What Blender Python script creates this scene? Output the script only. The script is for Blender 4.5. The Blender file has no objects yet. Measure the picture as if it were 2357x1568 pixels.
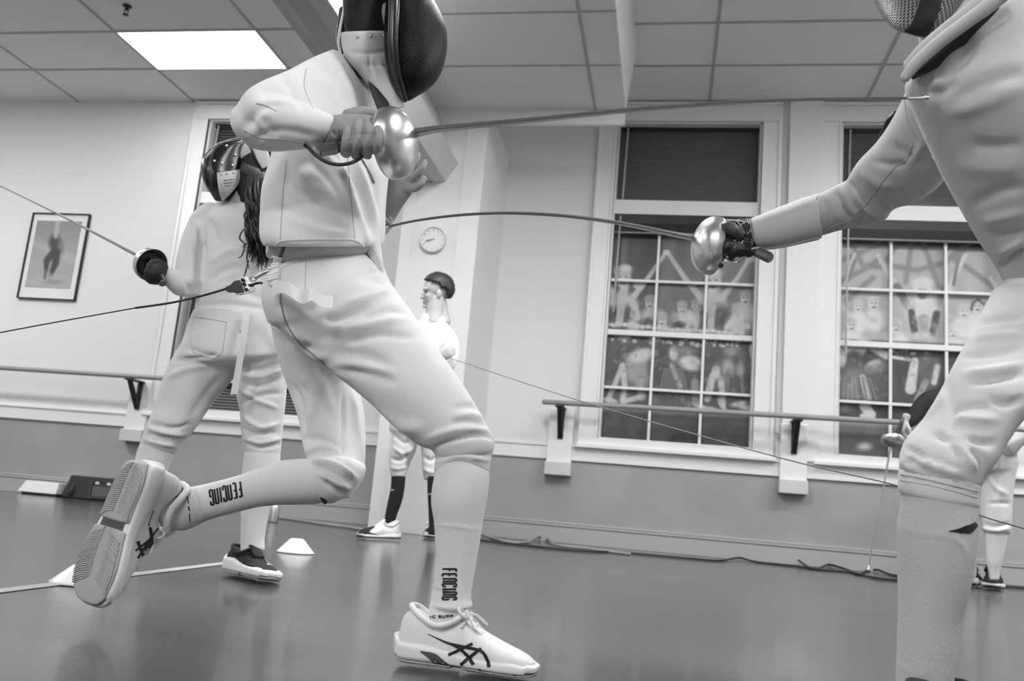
import bpy, math, random
import numpy as np
from mathutils import Vector, Matrix
from mathutils.bvhtree import BVHTree

random.seed(7); np.random.seed(7)
SC = bpy.context.scene
COL = SC.collection
D = 7.0            # distance to the window wall (world Y)
H = 0.273          # camera height above the floor
FPX = 2004.06      # focal length in photo pixels (2357 wide)
CX, CY = 1178.5, 784.0
YAW, PIT, ROL = math.radians(10.60014692), math.radians(10.5656831), math.radians(4.91756897)

def _axes():
    cy, sy, cp, sp = math.cos(YAW), math.sin(YAW), math.cos(PIT), math.sin(PIT)
    f = np.array([-sy*cp, cy*cp, sp]); r0 = np.array([cy, sy, 0.0]); u0 = np.cross(r0, f)
    cr, sr = math.cos(ROL), math.sin(ROL)
    return cr*r0+sr*u0, -sr*r0+cr*u0, f
CR, CU, CF = _axes()
CAM = np.array([0.0, 0.0, H])

def ray(x, y):
    d = CF*FPX + CR*(x-CX) - CU*(y-CY)
    return d/np.linalg.norm(d)
def P(x, y, Y):
    d = ray(x, y); return CAM + d*(Y/d[1])
def Z(x, y, z):
    d = ray(x, y); return CAM + d*((z-H)/d[2])
def W(x, y): return P(x, y, D)
def proj(v):
    v = np.asarray(v, float)-CAM
    z = v@CF
    return CX+FPX*(v@CR)/z, CY-FPX*(v@CU)/z, z
def pxm(Y): return FPX*CF[1]/Y        # rough pixels per metre at depth Y

# ---------------------------------------------------------------- materials
def lin(s):
    s = s/255.0
    return s/12.92 if s <= 0.04045 else ((s+0.055)/1.055)**2.4
MATS = {}
def mat(name, tone, rough=0.7, metal=0.0, spec=0.5, bump=None, emit=None, vary=None, sheen=0.0, coat=0.0, trans=0.0, attr=None):
    """tone: albedo as an sRGB-like 0-255 grey. bump=(kind, scale, strength[, distortion])"""
    m = bpy.data.materials.new(name); m.use_nodes = True
    nt = m.node_tree; b = nt.nodes['Principled BSDF']
    g = lin(tone); b.inputs['Base Color'].default_value = (g, g, g, 1)
    b.inputs['Roughness'].default_value = rough; b.inputs['Metallic'].default_value = metal
    b.inputs['Specular IOR Level'].default_value = spec
    if sheen: b.inputs['Sheen Weight'].default_value = sheen
    if coat: b.inputs['Coat Weight'].default_value = coat; b.inputs['Coat Roughness'].default_value = 0.08
    if trans: b.inputs['Transmission Weight'].default_value = trans
    if emit:
        b.inputs['Emission Color'].default_value = (1, 1, 1, 1); b.inputs['Emission Strength'].default_value = emit
    tc = nt.nodes.new('ShaderNodeTexCoord')
    if attr:
        a = nt.nodes.new('ShaderNodeAttribute'); a.attribute_name = attr
        nt.links.new(a.outputs['Color'], b.inputs['Base Color'])
    if vary:                      # (scale, amount): slow tone variation of the surface itself
        n = nt.nodes.new('ShaderNodeTexNoise'); n.inputs['Scale'].default_value = vary[0]; n.inputs['Detail'].default_value = 5
        nt.links.new(tc.outputs['Object'], n.inputs['Vector'])
        r = nt.nodes.new('ShaderNodeMapRange'); r.inputs['From Min'].default_value = .3; r.inputs['From Max'].default_value = .7
        r.inputs['To Min'].default_value = lin(tone)*(1-vary[1]); r.inputs['To Max'].default_value = lin(tone)*(1+vary[1])
        nt.links.new(n.outputs['Fac'], r.inputs['Value']); nt.links.new(r.outputs['Result'], b.inputs['Base Color'])
    if bump:
        kind, sc, st = bump[:3]
        if kind == 'noise':
            n = nt.nodes.new('ShaderNodeTexNoise'); n.inputs['Scale'].default_value = sc; n.inputs['Detail'].default_value = 4; out = n.outputs['Fac']
        elif kind in ('waveX', 'waveY', 'waveZ', 'waveD'):
            n = nt.nodes.new('ShaderNodeTexWave'); n.bands_direction = {'X': 'X', 'Y': 'Y', 'Z': 'Z', 'D': 'DIAGONAL'}[kind[-1]]
            n.inputs['Scale'].default_value = sc; n.inputs['Distortion'].default_value = bump[3] if len(bump) > 3 else 0.4
            n.inputs['Detail Scale'].default_value = 3; out = n.outputs['Fac']
        else:
            n = nt.nodes.new('ShaderNodeTexVoronoi'); n.inputs['Scale'].default_value = sc; out = n.outputs['Distance']
        nt.links.new(tc.outputs['Object'], n.inputs['Vector'])
        bp = nt.nodes.new('ShaderNodeBump'); bp.inputs['Strength'].default_value = st; bp.inputs['Distance'].default_value = 0.002
        nt.links.new(out, bp.inputs['Height']); nt.links.new(bp.outputs['Normal'], b.inputs['Normal'])
    MATS[name] = m
    return m

# ---------------------------------------------------------------- mesh collecting
class G:
    def __init__(s): s.v = []; s.f = []; s.n = 0
    def add(s, v, f):
        v = np.asarray(v, float).reshape(-1, 3); s.v.append(v)
        s.f.extend([tuple(i+s.n for i in q) for q in f]); s.n += len(v); return s
    def V(s): return np.concatenate(s.v) if s.v else np.zeros((0, 3))
    def box(s, a, b, rot=None, c=None):
        a = np.minimum(a, b)*1.0 if False else np.asarray(a, float); b = np.asarray(b, float)
        lo, hi = np.minimum(a, b), np.maximum(a, b)
        v = np.array([[x, y, z] for x in (lo[0], hi[0]) for y in (lo[1], hi[1]) for z in (lo[2], hi[2])])
        if rot is not None: v = (v-c)@np.asarray(rot).T + c
        return s.add(v, [(0, 1, 3, 2), (4, 6, 7, 5), (0, 4, 5, 1), (2, 3, 7, 6), (0, 2, 6, 4), (1, 5, 7, 3)])
    def build(s, name, m, parent=None, smooth=True, bevel=0.0):
        me = bpy.data.meshes.new(name); me.from_pydata(s.V().tolist(), [], s.f); me.validate(); me.update()
        return link(name, me, m, parent, smooth, bevel)

def link(name, me, m, parent=None, smooth=True, bevel=0.0):
    o = bpy.data.objects.new(name, me); COL.objects.link(o)
    if m is not None:
        me.materials.clear(); me.materials.append(m)
    if smooth: me.polygons.foreach_set('use_smooth', [True]*len(me.polygons))
    if parent is not None:
        o.parent = parent; o.matrix_parent_inverse = parent.matrix_basis.inverted()
    if bevel:
        bv = o.modifiers.new('bevel', 'BEVEL'); bv.width = bevel; bv.segments = 2; bv.limit_method = 'ANGLE'
    return o

def tag(o, label=None, cat=None, group=None, kind=None):
    if label: o['label'] = label
    if cat: o['category'] = cat
    if group: o['group'] = group
    if kind: o['kind'] = kind
    return o
def empty(name, loc, label, cat, group=None):
    o = bpy.data.objects.new(name, None); COL.objects.link(o); o.location = tuple(loc); o.empty_display_size = .05
    return tag(o, label, cat, group)
def structure(o): o['kind'] = 'structure'; return o

# ---------------------------------------------------------------- curves and lofts
def catmull(pts, sub=4):
    p = np.asarray(pts, float)
    if len(p) < 3 or sub <= 1:
        if len(p) == 2:
            t = np.linspace(0, 1, sub+1)[:, None]; return p[0]*(1-t)+p[1]*t
        return p
    q = np.vstack([2*p[0]-p[1], p, 2*p[-1]-p[-2]]); out = []
    for i in range(1, len(q)-2):
        a, b, c, d = q[i-1], q[i], q[i+1], q[i+2]
        for k in range(sub):
            t = k/sub
            out.append(.5*((2*b)+(c-a)*t+(2*a-5*b+4*c-d)*t*t+(3*b-a-3*c+d)*t**3))
    out.append(p[-1]); return np.array(out)

def loft(rings, cap0=.5, cap1=.5, closed_caps=True):
    """rings: list of (n,3) arrays -> verts, faces with domed ends"""
    R = [np.asarray(r, float) for r in rings]
    def dome(r, rn, k):
        c = r.mean(0); d = c-rn.mean(0); L = np.linalg.norm(d); d = d/(L+1e-9)
        rad = np.linalg.norm(r-c, axis=1).min()
        return [c+(r-c)*math.cos(a)+d*rad*k*math.sin(a) for a in (.45, .9, 1.25, 1.5)]
    if closed_caps:
        R = dome(R[0], R[1], cap0)[::-1]+R+dome(R[-1], R[-2], cap1)
    n = len(R[0]); v = np.concatenate(R); f = []
    for i in range(len(R)-1):
        for j in range(n):
            k = (j+1) % n; f.append((i*n+j, i*n+k, (i+1)*n+k, (i+1)*n+j))
    if closed_caps:
        f.append(tuple(range(n))[::-1]); f.append(tuple((len(R)-1)*n+j for j in range(n)))
    return v, f

def se(c, ex): return math.copysign(abs(c)**(2.0/ex), c)
def T(st, cap0=.5, cap1=.5, sub=4, n=40, ex=2.0, shrink=1.0):
    """tube from outline stations (xL,yL,xR,yR,Y,kd): left/right outline in photo px at world depth Y; kd = depth/half-width"""
    s = catmull(np.array([list(q)+[1.0]*(6-len(q)) for q in st], float), sub)
    rings = []
    for xl, yl, xr, yr, Y, kd in s:
        a0, a1 = P(xl, yl, Y), P(xr, yr, Y); c = (a0+a1)/2; a = (a1-a0)/2*shrink
        v = c-CAM; v /= np.linalg.norm(v); b = v-a*(v@a)/(a@a); b = b/np.linalg.norm(b)*np.linalg.norm(a)*kd
        rings.append([c+a*se(math.cos(t), ex)+b*se(math.sin(t), ex) for t in np.linspace(0, 2*math.pi, n, endpoint=False)])
    return loft(rings, cap0, cap1)

def sweep(pts, rad, n=8, flat=1.0, up=None, sub=1, cap=True):
    """round (or flattened) tube along 3D points"""
    p = np.asarray(pts, float)
    if sub > 1: p = catmull(p, sub)
    r = np.interp(np.linspace(0, 1, len(p)), np.linspace(0, 1, len(np.atleast_1d(rad))), np.atleast_1d(rad)) if np.ndim(rad) else np.full(len(p), rad)
    t = np.gradient(p, axis=0); t /= np.linalg.norm(t, axis=1)[:, None]+1e-12
    u = np.array(up if up is not None else [0.13, .21, .97], float); rings = []
    for i in range(len(p)):
        s_ = np.cross(t[i], u); 
        if np.linalg.norm(s_) < 1e-4: s_ = np.cross(t[i], [1, 0, 0.1])
        s_ /= np.linalg.norm(s_); w = np.cross(s_, t[i])
        if up is None: u = w
        rings.append([p[i]+s_*math.cos(a)*r[i]+w*math.sin(a)*r[i]*flat for a in np.linspace(0, 2*math.pi, n, endpoint=False)])
    return loft(rings, .7 if cap else .05, .7 if cap else .05)

def sphere(c, r, n=16, m=10):
    """ellipsoid; r scalar, 3-vector or 3x3 axes"""
    r = np.asarray(r, float)
    A = np.eye(3)*r if r.ndim == 0 else (np.diag(r) if r.ndim == 1 else r)
    v = []; f = []
    for i in range(m+1):
        a = math.pi*i/m
        for j in range(n):
            b = 2*math.pi*j/n; v.append([math.sin(a)*math.cos(b), math.sin(a)*math.sin(b), math.cos(a)])
    for i in range(m):
        for j in range(n):
            k = (j+1) % n; f.append((i*n+j, (i+1)*n+j, (i+1)*n+k, i*n+k))
    return np.array(v)@A.T+np.asarray(c), f

def lathe(prof, c, axis, n=40, closed=False):
    """prof: (r, h) along axis from c"""
    ax = np.asarray(axis, float); ax /= np.linalg.norm(ax)
    s_ = np.cross(ax, [0.2, .3, .9]); s_ /= np.linalg.norm(s_); w = np.cross(ax, s_)
    v = []; f = []
    for r, h in prof:
        for j in range(n):
            a = 2*math.pi*j/n; v.append(np.asarray(c)+ax*h+(s_*math.cos(a)+w*math.sin(a))*r)
    m = len(prof)
    for i in range(m-1):
        for j in range(n):
            k = (j+1) % n; f.append((i*n+j, i*n+k, (i+1)*n+k, (i+1)*n+j))
    if closed:
        for j in range(n):
            k = (j+1) % n; f.append(((m-1)*n+j, (m-1)*n+k, k, j))
    return np.array(v), f

def union(geos, voxel, smooth=6, name='tmp'):
    """one continuous surface out of overlapping closed shapes"""
    g = G()
    for v, f in geos: g.add(v, f)
    me = bpy.data.meshes.new(name); me.from_pydata(g.V().tolist(), [], g.f); me.update()
    o = bpy.data.objects.new(name, me); COL.objects.link(o)
    r = o.modifiers.new('r', 'REMESH'); r.mode = 'VOXEL'; r.voxel_size = voxel
    if smooth:
        s = o.modifiers.new('s', 'SMOOTH'); s.factor = .5; s.iterations = smooth
    dg = bpy.context.evaluated_depsgraph_get(); dg.update()
    out = bpy.data.meshes.new_from_object(o.evaluated_get(dg))
    bpy.data.objects.remove(o); bpy.data.meshes.remove(me)
    return out

def co(me):
    a = np.empty(len(me.vertices)*3, np.float32); me.vertices.foreach_get('co', a); return a.reshape(-1, 3).astype(float)
def no(me):
    a = np.empty(len(me.vertices)*3, np.float32); me.vertices.foreach_get('normal', a); return a.reshape(-1, 3).astype(float)
def setco(me, v):
    me.vertices.foreach_set('co', np.asarray(v, np.float32).ravel()); me.update()

def polydist(x, y, pl):
    """distance to polyline and parameter 0..1"""
    pl = np.asarray(pl, float); best = np.full(len(x), 1e9); par = np.zeros(len(x))
    seg = np.linalg.norm(np.diff(pl, axis=0), axis=1); cum = np.r_[0, np.cumsum(seg)]; L = cum[-1]
    for i in range(len(pl)-1):
        a, b = pl[i], pl[i+1]; d = b-a; l2 = d@d+1e-9
        t = np.clip(((x-a[0])*d[0]+(y-a[1])*d[1])/l2, 0, 1)
        dd = np.hypot(x-a[0]-t*d[0], y-a[1]-t*d[1]); m = dd < best
        best[m] = dd[m]; par[m] = ((cum[i]+t*seg[i])/L)[m]
    return best, par

def folds(me, fl, ymax=99):
    """cloth folds: each (points, width px, height m[, depth limit]) raised or sunk along the surface normals of the side it lies on"""
    v = co(me); n = no(me); x, y, z = proj(v)
    view = (CAM-v); view /= np.linalg.norm(view, axis=1)[:, None]
    fac = np.clip((n*view).sum(1)*2.2, 0, 1)
    dsp = np.zeros(len(v))
    for q in fl:
        pl = catmull(q[0], 4) if len(q[0]) > 2 else np.array(q[0], float)
        lo = pl.min(0)-3*q[1]; hi = pl.max(0)+3*q[1]
        m = (x > lo[0]) & (x < hi[0]) & (y > lo[1]) & (y < hi[1]) & (v[:, 1] < (q[3] if len(q) > 3 else ymax))
        if not m.any(): continue
        d, t = polydist(x[m], y[m], pl)
        dsp[m] += q[2]*np.exp(-(d/q[1])**2)*np.clip(np.sin(math.pi*np.clip(t*.92+.04, 0, 1))*1.6, 0, 1)
    setco(me, v+n*(dsp*fac)[:, None])

def rumple(me, amp, scale, seed=0, stretch=(1, 1, 1)):
    """gentle irregular waviness of cloth"""
    rng = np.random.RandomState(seed); v = co(me); n = no(me); d = np.zeros(len(v))
    for k in range(14):
        w = rng.normal(size=3)*np.array(stretch); w /= np.linalg.norm(w)
        fq = scale*rng.uniform(.6, 2.0); d += np.sin(v@w*fq*2*math.pi+rng.uniform(0, 6.3))/(fq/scale)
    setco(me, v+n*(d*amp/5)[:, None])

class Bvh:
    def __init__(s, *objs):
        V = []; F = []; n = 0
        for o in objs:
            me = o.data; mw = np.array(o.matrix_world) if o.parent is None else np.eye(4)
            v = co(me); V += [tuple(a) for a in v]
            F += [tuple(i+n for i in p.vertices) for p in me.polygons]; n += len(v)
        s.t = BVHTree.FromPolygons(V, F); s.last = float(np.median([a[1] for a in V])); s.miss = False
    def hit(s, x, y, off=0.0, Yf=None):
        d = Vector(ray(x, y)); h, nn, i, ds = s.t.ray_cast(Vector(CAM), d); s.miss = h is None
        if h is None:
            g = Vector(P(x, y, Yf or s.last)); h, nn, i, ds = s.t.find_nearest(g)
        else: s.last = h.y
        if nn.dot(d) > 0: nn = -nn
        return np.array(h+nn*off), np.array(nn)

def onto(bvh, pts, step=3.0, off=0.0):
    pl = np.array(pts, float); out = []
    seg = np.linalg.norm(np.diff(pl, axis=0), axis=1)
    for i in range(len(pl)-1):
        k = max(1, int(seg[i]/step))
        for j in range(k): out.append(pl[i]+(pl[i+1]-pl[i])*j/k)
    out.append(pl[-1])
    res = []
    for x, y in out:
        h = bvh.hit(x, y, off)[0]
        if not bvh.miss: res.append(h)
    return np.array(res).reshape(-1, 3)

def seam(g, bvh, pts, r=.0012, curve=True, step=4.0, off=0.0):
    pl = catmull(pts, 6) if curve and len(pts) > 2 else pts
    q = onto(bvh, pl, step, off); 
    if len(q) < 3: return g
    k = np.r_[True, np.linalg.norm(np.diff(q, axis=0), axis=1) > 1e-4]; q = q[k]
    if len(q) > 2: g.add(*sweep(q, r, 6))
    return g

def ribbon(g, bvh, pts, wid, off=.0012, step=2.5, curve=False, thick=.002, across=3):
    """a flat band of cloth or print lying on a surface, with a little thickness. wid px (scalar or list)"""
    pl = catmull(pts, 6) if curve and len(pts) > 2 else np.array(pts, float)
    seg = np.linalg.norm(np.diff(pl, axis=0), axis=1); L = np.r_[0, np.cumsum(seg)]
    m = max(2, int(L[-1]/step)+1); s = np.linspace(0, L[-1], m)
    x = np.interp(s, L, pl[:, 0]); y = np.interp(s, L, pl[:, 1])
    w = np.interp(s/L[-1], np.linspace(0, 1, len(np.atleast_1d(wid))), np.atleast_1d(wid).astype(float)) if np.ndim(wid) else np.full(m, wid)
    tx, ty = np.gradient(x), np.gradient(y); l = np.hypot(tx, ty)+1e-9; nx, ny = -ty/l, tx/l
    rings = []
    for i in range(m):
        up = []; dn = []
        for k in np.linspace(-.5, .5, across):
            h, nn = bvh.hit(x[i]+nx[i]*w[i]*k, y[i]+ny[i]*w[i]*k)
            up.append(h+nn*off); dn.append(h-nn*thick)
        rings.append(up+dn[::-1])
    n = 2*across; v = np.concatenate([np.array(r) for r in rings]); f = []
    for i in range(m-1):
        for j in range(n):
            k = (j+1) % n; f.append((i*n+j, i*n+k, (i+1)*n+k, (i+1)*n+j))
    f.append(tuple(range(n))[::-1]); f.append(tuple((m-1)*n+j for j in range(n)))
    return g.add(v, f)

def patch(g, bvh, left, right, nu=14, nv=14, off=.002, thick=.003):
    """a cloth patch on a surface between two photo outlines running the same way"""
    l = catmull(left, 6); r = catmull(right, 6); l = l[np.linspace(0, len(l)-1, nv).astype(int)]; r = r[np.linspace(0, len(r)-1, nv).astype(int)]
    top = []; bot = []
    for a, b in zip(l, r):
        for t in np.linspace(0, 1, nu):
            h, n = bvh.hit(*(a+(b-a)*t)); top.append(h+n*off); bot.append(h-n*thick)
    k = nu*nv; f = []
    for j in range(nv-1):
        for i in range(nu-1):
            q = (j*nu+i, j*nu+i+1, (j+1)*nu+i+1, (j+1)*nu+i); f += [q, tuple(k+x for x in q[::-1])]
    rim = [i for i in range(nu)]+[j*nu+nu-1 for j in range(1, nv)]+[(nv-1)*nu+i for i in range(nu-2, -1, -1)]+[j*nu for j in range(nv-2, 0, -1)]
    f += [(rim[i], rim[(i+1) % len(rim)], k+rim[(i+1) % len(rim)], k+rim[i]) for i in range(len(rim))]
    return g.add(top+bot, f)

EXPOSURE = -0.1
LAMP_E = 40.0
# unseen ceiling panels added for their light: x, y, relative output (fitted to the brightness wanted), 1 = set in the soffit
ADDED_LAMPS = [(-4.54, 2.6, .2), (1.45, 4.2, .72), (3.9, 4.4, 1.6), (-7.0, 4.0, 1.6), (-7.0, .9, .65), (-3.3, -2.4, 1.0), (1.45, .9, 1.4), (-4.54, -3.6, 1.25), (-1.12, 2.9, 1.25, 1), (-.9, -4.3, 2.1)]
# ---------------------------------------------------------------- materials of the place
wallpaint = mat('wall_paint', 226, .75, bump=('noise', 60, .05))
dado = mat('dado_paint', 158, .55, bump=('noise', 30, .08), vary=(2.2, .10))
trimw = mat('white_gloss_trim', 232, .38)
skirting = mat('grey_skirting', 172, .45)
tile_m = mat('ceiling_tile', 236, .95, bump=('noise', 220, .25))
tbar = mat('ceiling_grid', 176, .6)
lamp_m = mat('lamp_diffuser', 235, .5, emit=LAMP_E*.3)
lampfr = mat('lamp_frame', 220, .4)
blackm = mat('black_metal', 26, .45)
darkplastic = mat('dark_plastic', 34, .4)
chrome = mat('steel', 212, .32, metal=1.0)
chrome2 = mat('polished_guard', 205, .32, metal=1.0, bump=('noise', 60, .22))
glassdark = mat('night_glass', 22, .12, spec=.5)
slat_m = mat('blind_slat', 92, .55)
slat_d = mat('dark_blind', 108, .7)
barre_m = mat('barre_wood', 150, .4)
cone_m = mat('white_plastic', 226, .35, spec=.6)
tape_m = mat('floor_tape', 176, .5)
cable_m = mat('grey_cable', 150, .5)
cabled_m = mat('dark_cable', 40, .5)

def floor_material():
    m = bpy.data.materials.new('wood_floor'); m.use_nodes = True; nt = m.node_tree; b = nt.nodes['Principled BSDF']; N = nt.nodes.new; Lk = nt.links.new
    tc = N('ShaderNodeTexCoord')
    mp = N('ShaderNodeMapping'); mp.inputs['Scale'].default_value = (1.1, 42, 1); Lk(tc.outputs['Object'], mp.inputs['Vector'])
    n1 = N('ShaderNodeTexNoise'); n1.inputs['Scale'].default_value = 2.2; n1.inputs['Detail'].default_value = 8; n1.inputs['Roughness'].default_value = .65; Lk(mp.outputs['Vector'], n1.inputs['Vector'])
    br = N('ShaderNodeTexBrick'); br.inputs['Scale'].default_value = 1; br.inputs['Brick Width'].default_value = 2.6; br.inputs['Row Height'].default_value = .137
    br.inputs['Mortar Size'].default_value = .0016; br.inputs['Color1'].default_value = (.25, .25, .25, 1); br.inputs['Color2'].default_value = (.75, .75, .75, 1); br.inputs['Mortar'].default_value = (0, 0, 0, 1)
    br.offset = .37; Lk(tc.outputs['Object'], br.inputs['Vector'])
    n2 = N('ShaderNodeTexNoise'); n2.inputs['Scale'].default_value = 1.3; n2.inputs['Detail'].default_value = 4; Lk(tc.outputs['Object'], n2.inputs['Vector'])
    a = N('ShaderNodeMath'); a.operation = 'MULTIPLY_ADD'; Lk(n1.outputs['Fac'], a.inputs[0]); a.inputs[1].default_value = .75; 
    c = N('ShaderNodeMath'); c.operation = 'MULTIPLY'; Lk(br.outputs['Color'], c.inputs[0]); c.inputs[1].default_value = .22; Lk(c.outputs[0], a.inputs[2])
    r = N('ShaderNodeMapRange'); r.inputs['From Min'].default_value = .15; r.inputs['From Max'].default_value = .8; r.inputs['To Min'].default_value = .018; r.inputs['To Max'].default_value = .098
    Lk(a.outputs[0], r.inputs['Value']); Lk(r.outputs['Result'], b.inputs['Base Color'])
    q = N('ShaderNodeMapRange'); q.inputs['From Min'].default_value = .3; q.inputs['From Max'].default_value = .75; q.inputs['To Min'].default_value = .11; q.inputs['To Max'].default_value = .27; q.interpolation_type = 'SMOOTHSTEP'
    n3 = N('ShaderNodeMath'); n3.operation = 'MULTIPLY_ADD'; Lk(n1.outputs['Fac'], n3.inputs[0]); n3.inputs[1].default_value = .6; n4 = N('ShaderNodeMath'); n4.operation = 'MULTIPLY'; Lk(n2.outputs['Fac'], n4.inputs[0]); n4.inputs[1].default_value = .42; Lk(n4.outputs[0], n3.inputs[2]); Lk(n3.outputs[0], q.inputs['Value']); Lk(q.outputs['Result'], b.inputs['Roughness'])
    b.inputs['Specular IOR Level'].default_value = .55; b.inputs['Coat Weight'].default_value = .35; b.inputs['Coat Roughness'].default_value = .11
    bp = N('ShaderNodeBump'); bp.inputs['Strength'].default_value = .32; bp.inputs['Distance'].default_value = .003
    s = N('ShaderNodeMath'); s.operation = 'ADD'; Lk(n1.outputs['Fac'], s.inputs[0]); Lk(br.outputs['Fac'], s.inputs[1]); Lk(s.outputs[0], bp.inputs['Height']); Lk(bp.outputs['Normal'], b.inputs['Normal'])
    return m
floor_m = floor_material()

ZC = .4952*D+H       # main ceiling height
XL, XR, YB = -9.2, 6.2, -5.0
YC = 6.1             # depth of the chase front and soffit end
# soffit
zs = .484*YC+H
sx0, sx1 = -.3125/.487*(zs-H), -.1458*(zs-H)

g = G(); g.box((XL, YB, -.1), (XR, D+.3, 0)); structure(g.build('floor', floor_m, smooth=False))
g = G(); g.box((XL, YB, ZC), (XR, D+.3, ZC+.1)); ceil = structure(g.build('ceiling', tile_m, smooth=False))
# suspended ceiling bars (line positions measured against the wall)
g = G()
gx = [(-.6505+.1746*k)*D for k in range(-4, 4)] + [.0293*D+.1785*D*k for k in range(0, 5)]
for x in gx: g.box((x-.012, YB, ZC-.005), (x+.012, D, ZC-.0005))
for k in range(-2, 20):
    y = .9113*D-.0868*D*k
    if y < D-.02: g.box((XL, y-.012, ZC-.0055), (XR, y+.012, ZC-.0006))
g.build('ceiling_grid', tbar, ceil, smooth=False)
# walls: one wall with window openings, cut as panels
zr0, zr1 = .0535*D+H, .0716*D+H          # chair rail
def opening(xl, xr, yt, yb, yref=None):
    """window opening from photo outline: (top-left px, bottom-left px, right px) on the wall"""
    return xl, xr, yt, yb
w2 = (W(1375, 1009)[0], W(1731, 1037)[0]); w3l = W(1924, 1050)[0]
wz0, wz1 = W(1374, 1009)[2], W(1447, 281)[2]
WINS = {1: (W(463, 437)[0]-.02, W(463, 437)[0]-.02+1.27), 2: (w2[0], w2[1]), 3: (w3l, w3l+(w2[1]-w2[0])+.02)}
def wall_with_holes(g, y0, y1, z0, z1, holes, hz0, hz1):
    xs = XL
    for a, b in sorted(holes):
        g.box((xs, y0, z0), (a, y1, z1)); g.box((a, y0, z0), (b, y1, hz0)); g.box((a, y0, hz1), (b, y1, z1)); xs = b
    g.box((xs, y0, z0), (XR, y1, z1))
g = G(); wall_with_holes(g, D, D+.2, zr0, ZC, WINS.values(), wz0, wz1); wall = structure(g.build('wall_back', wallpaint, smooth=False))
g = G(); g.box((XL, D, 0), (XR, D+.2, zr0)); g.build('dado', dado, wall, smooth=False)
for n, (a, b) in dict(wall_left=((XL-.2, YB, 0), (XL, D+.2, ZC)), wall_right=((XR, YB, 0), (XR+.2, D+.2, ZC)), wall_front=((XL, YB-.2, 0), (XR, YB, ZC))).items():
    g = G(); g.box(a, b); structure(g.build(n, wallpaint, smooth=False))
# skirting with moulded top, chair rail
bz = -.0158*D+H
g = G(); g.box((XL, D-.018, 0), (XR, D, bz-.035)); g.box((XL, D-.026, bz-.035), (XR, D, bz-.018)); g.box((XL, D-.020, bz-.016), (XR, D, bz)); structure(g.build('baseboard_back', skirting, smooth=False, bevel=.003))
g = G(); xs = XL
g.box((XL, D-.022, zr0), (XR, D, zr1-.02)); g.box((XL, D-.034, zr1-.022), (XR, D, zr1)); structure(g.build('trim_1', trimw, smooth=False, bevel=.004))

# chase (clock column), beam and soffit
cxl = P(905, 700, YC)[0]; cxr = P(1105, 480, YC)[0]
g = G(); g.box((cxl, YC, 0), (cxr, D, zs)); 
xb = P(1061, 450, YC)[0]; xa = P(947, 560, YC)[0]
g.box((xb, YC-.012, 0), (cxr, YC, zs)); g.box((cxl, YC-.012, 0), (xa, YC, zs)); structure(g.build('wall_chase', mat('chase_paint', 230, .6), smooth=False, bevel=.004))
g = G(); g.box((sx0, -1.2, zs), (sx1-.021, YC+.03, zs+.02)); g.box((sx0, YC, zs), (sx1-.021, YC+.03, ZC)); soffit = structure(g.build('ceiling_soffit', tile_m, smooth=False)); g = G()
# slanted right cheek of the soffit
v = [(sx1, -1.2, zs), (sx1, YC+.03, zs), (sx1+.05, YC+.03, ZC), (sx1+.05, -1.2, ZC), (sx1-.02, -1.2, zs), (sx1-.02, YC+.03, zs), (sx1+.03, YC+.03, ZC), (sx1+.03, -1.2, ZC)]
g.add(v, [(0, 1, 2, 3), (7, 6, 5, 4), (0, 4, 5, 1), (3, 2, 6, 7), (0, 3, 7, 4), (1, 5, 6, 2)])
g.build('soffit_cheek', trimw, soffit, smooth=False)
g = G()
hz = .4654*YC+H
g.box((sx0, YC-.002, hz), (sx1, YC+.033, zs-.001)); structure(g.build('trim_2', trimw, smooth=False))
g = G(); k = (zs-H)/.487
for x in (-.1084*k,): g.box((x-.01, -1.2, zs-.004), (x+.01, YC, zs-.0004))
for y in (.787*k, .894*k, .787*k-.107*k, .787*k-.214*k): g.box((sx0, y-.008, zs-.0045), (sx1, y+.008, zs-.0005))
g.build('soffit_joint', tbar, soffit, smooth=False)
# moulded beam running to the chase
prof = [(-.3365, .3875), (-.3276, .3860), (-.3262, .3845), (-.3225, .3862), (-.3045, .3868), (-.3030, .3845), (-.2886, .3878), (-.2740, .412), (-.279, .418), (-.283, .425), (-.3110, .487), (-.3365, .487)]
pr = [(a*YC, b*YC+H) for a, b in prof]; pr[-2] = (pr[-2][0], zs+.01); pr[-1] = (pr[-1][0], ZC); pr.insert(-1, (pr[-2][0], ZC))
n = len(pr); v = [(a, y, b) for y in (-1.2, YC) for a, b in pr]
g = G(); g.add(v, [(i, (i+1) % n, n+(i+1) % n, n+i) for i in range(n)]+[tuple(range(n))[::-1], tuple(range(n, 2*n))]); structure(g.build('beam', mat('beam_paint', 204, .55), smooth=False))

# wall pilaster between the two big windows (shallow) and window casings
px0, px1 = W(1808, 400)[0], W(1897, 400)[0]

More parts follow.
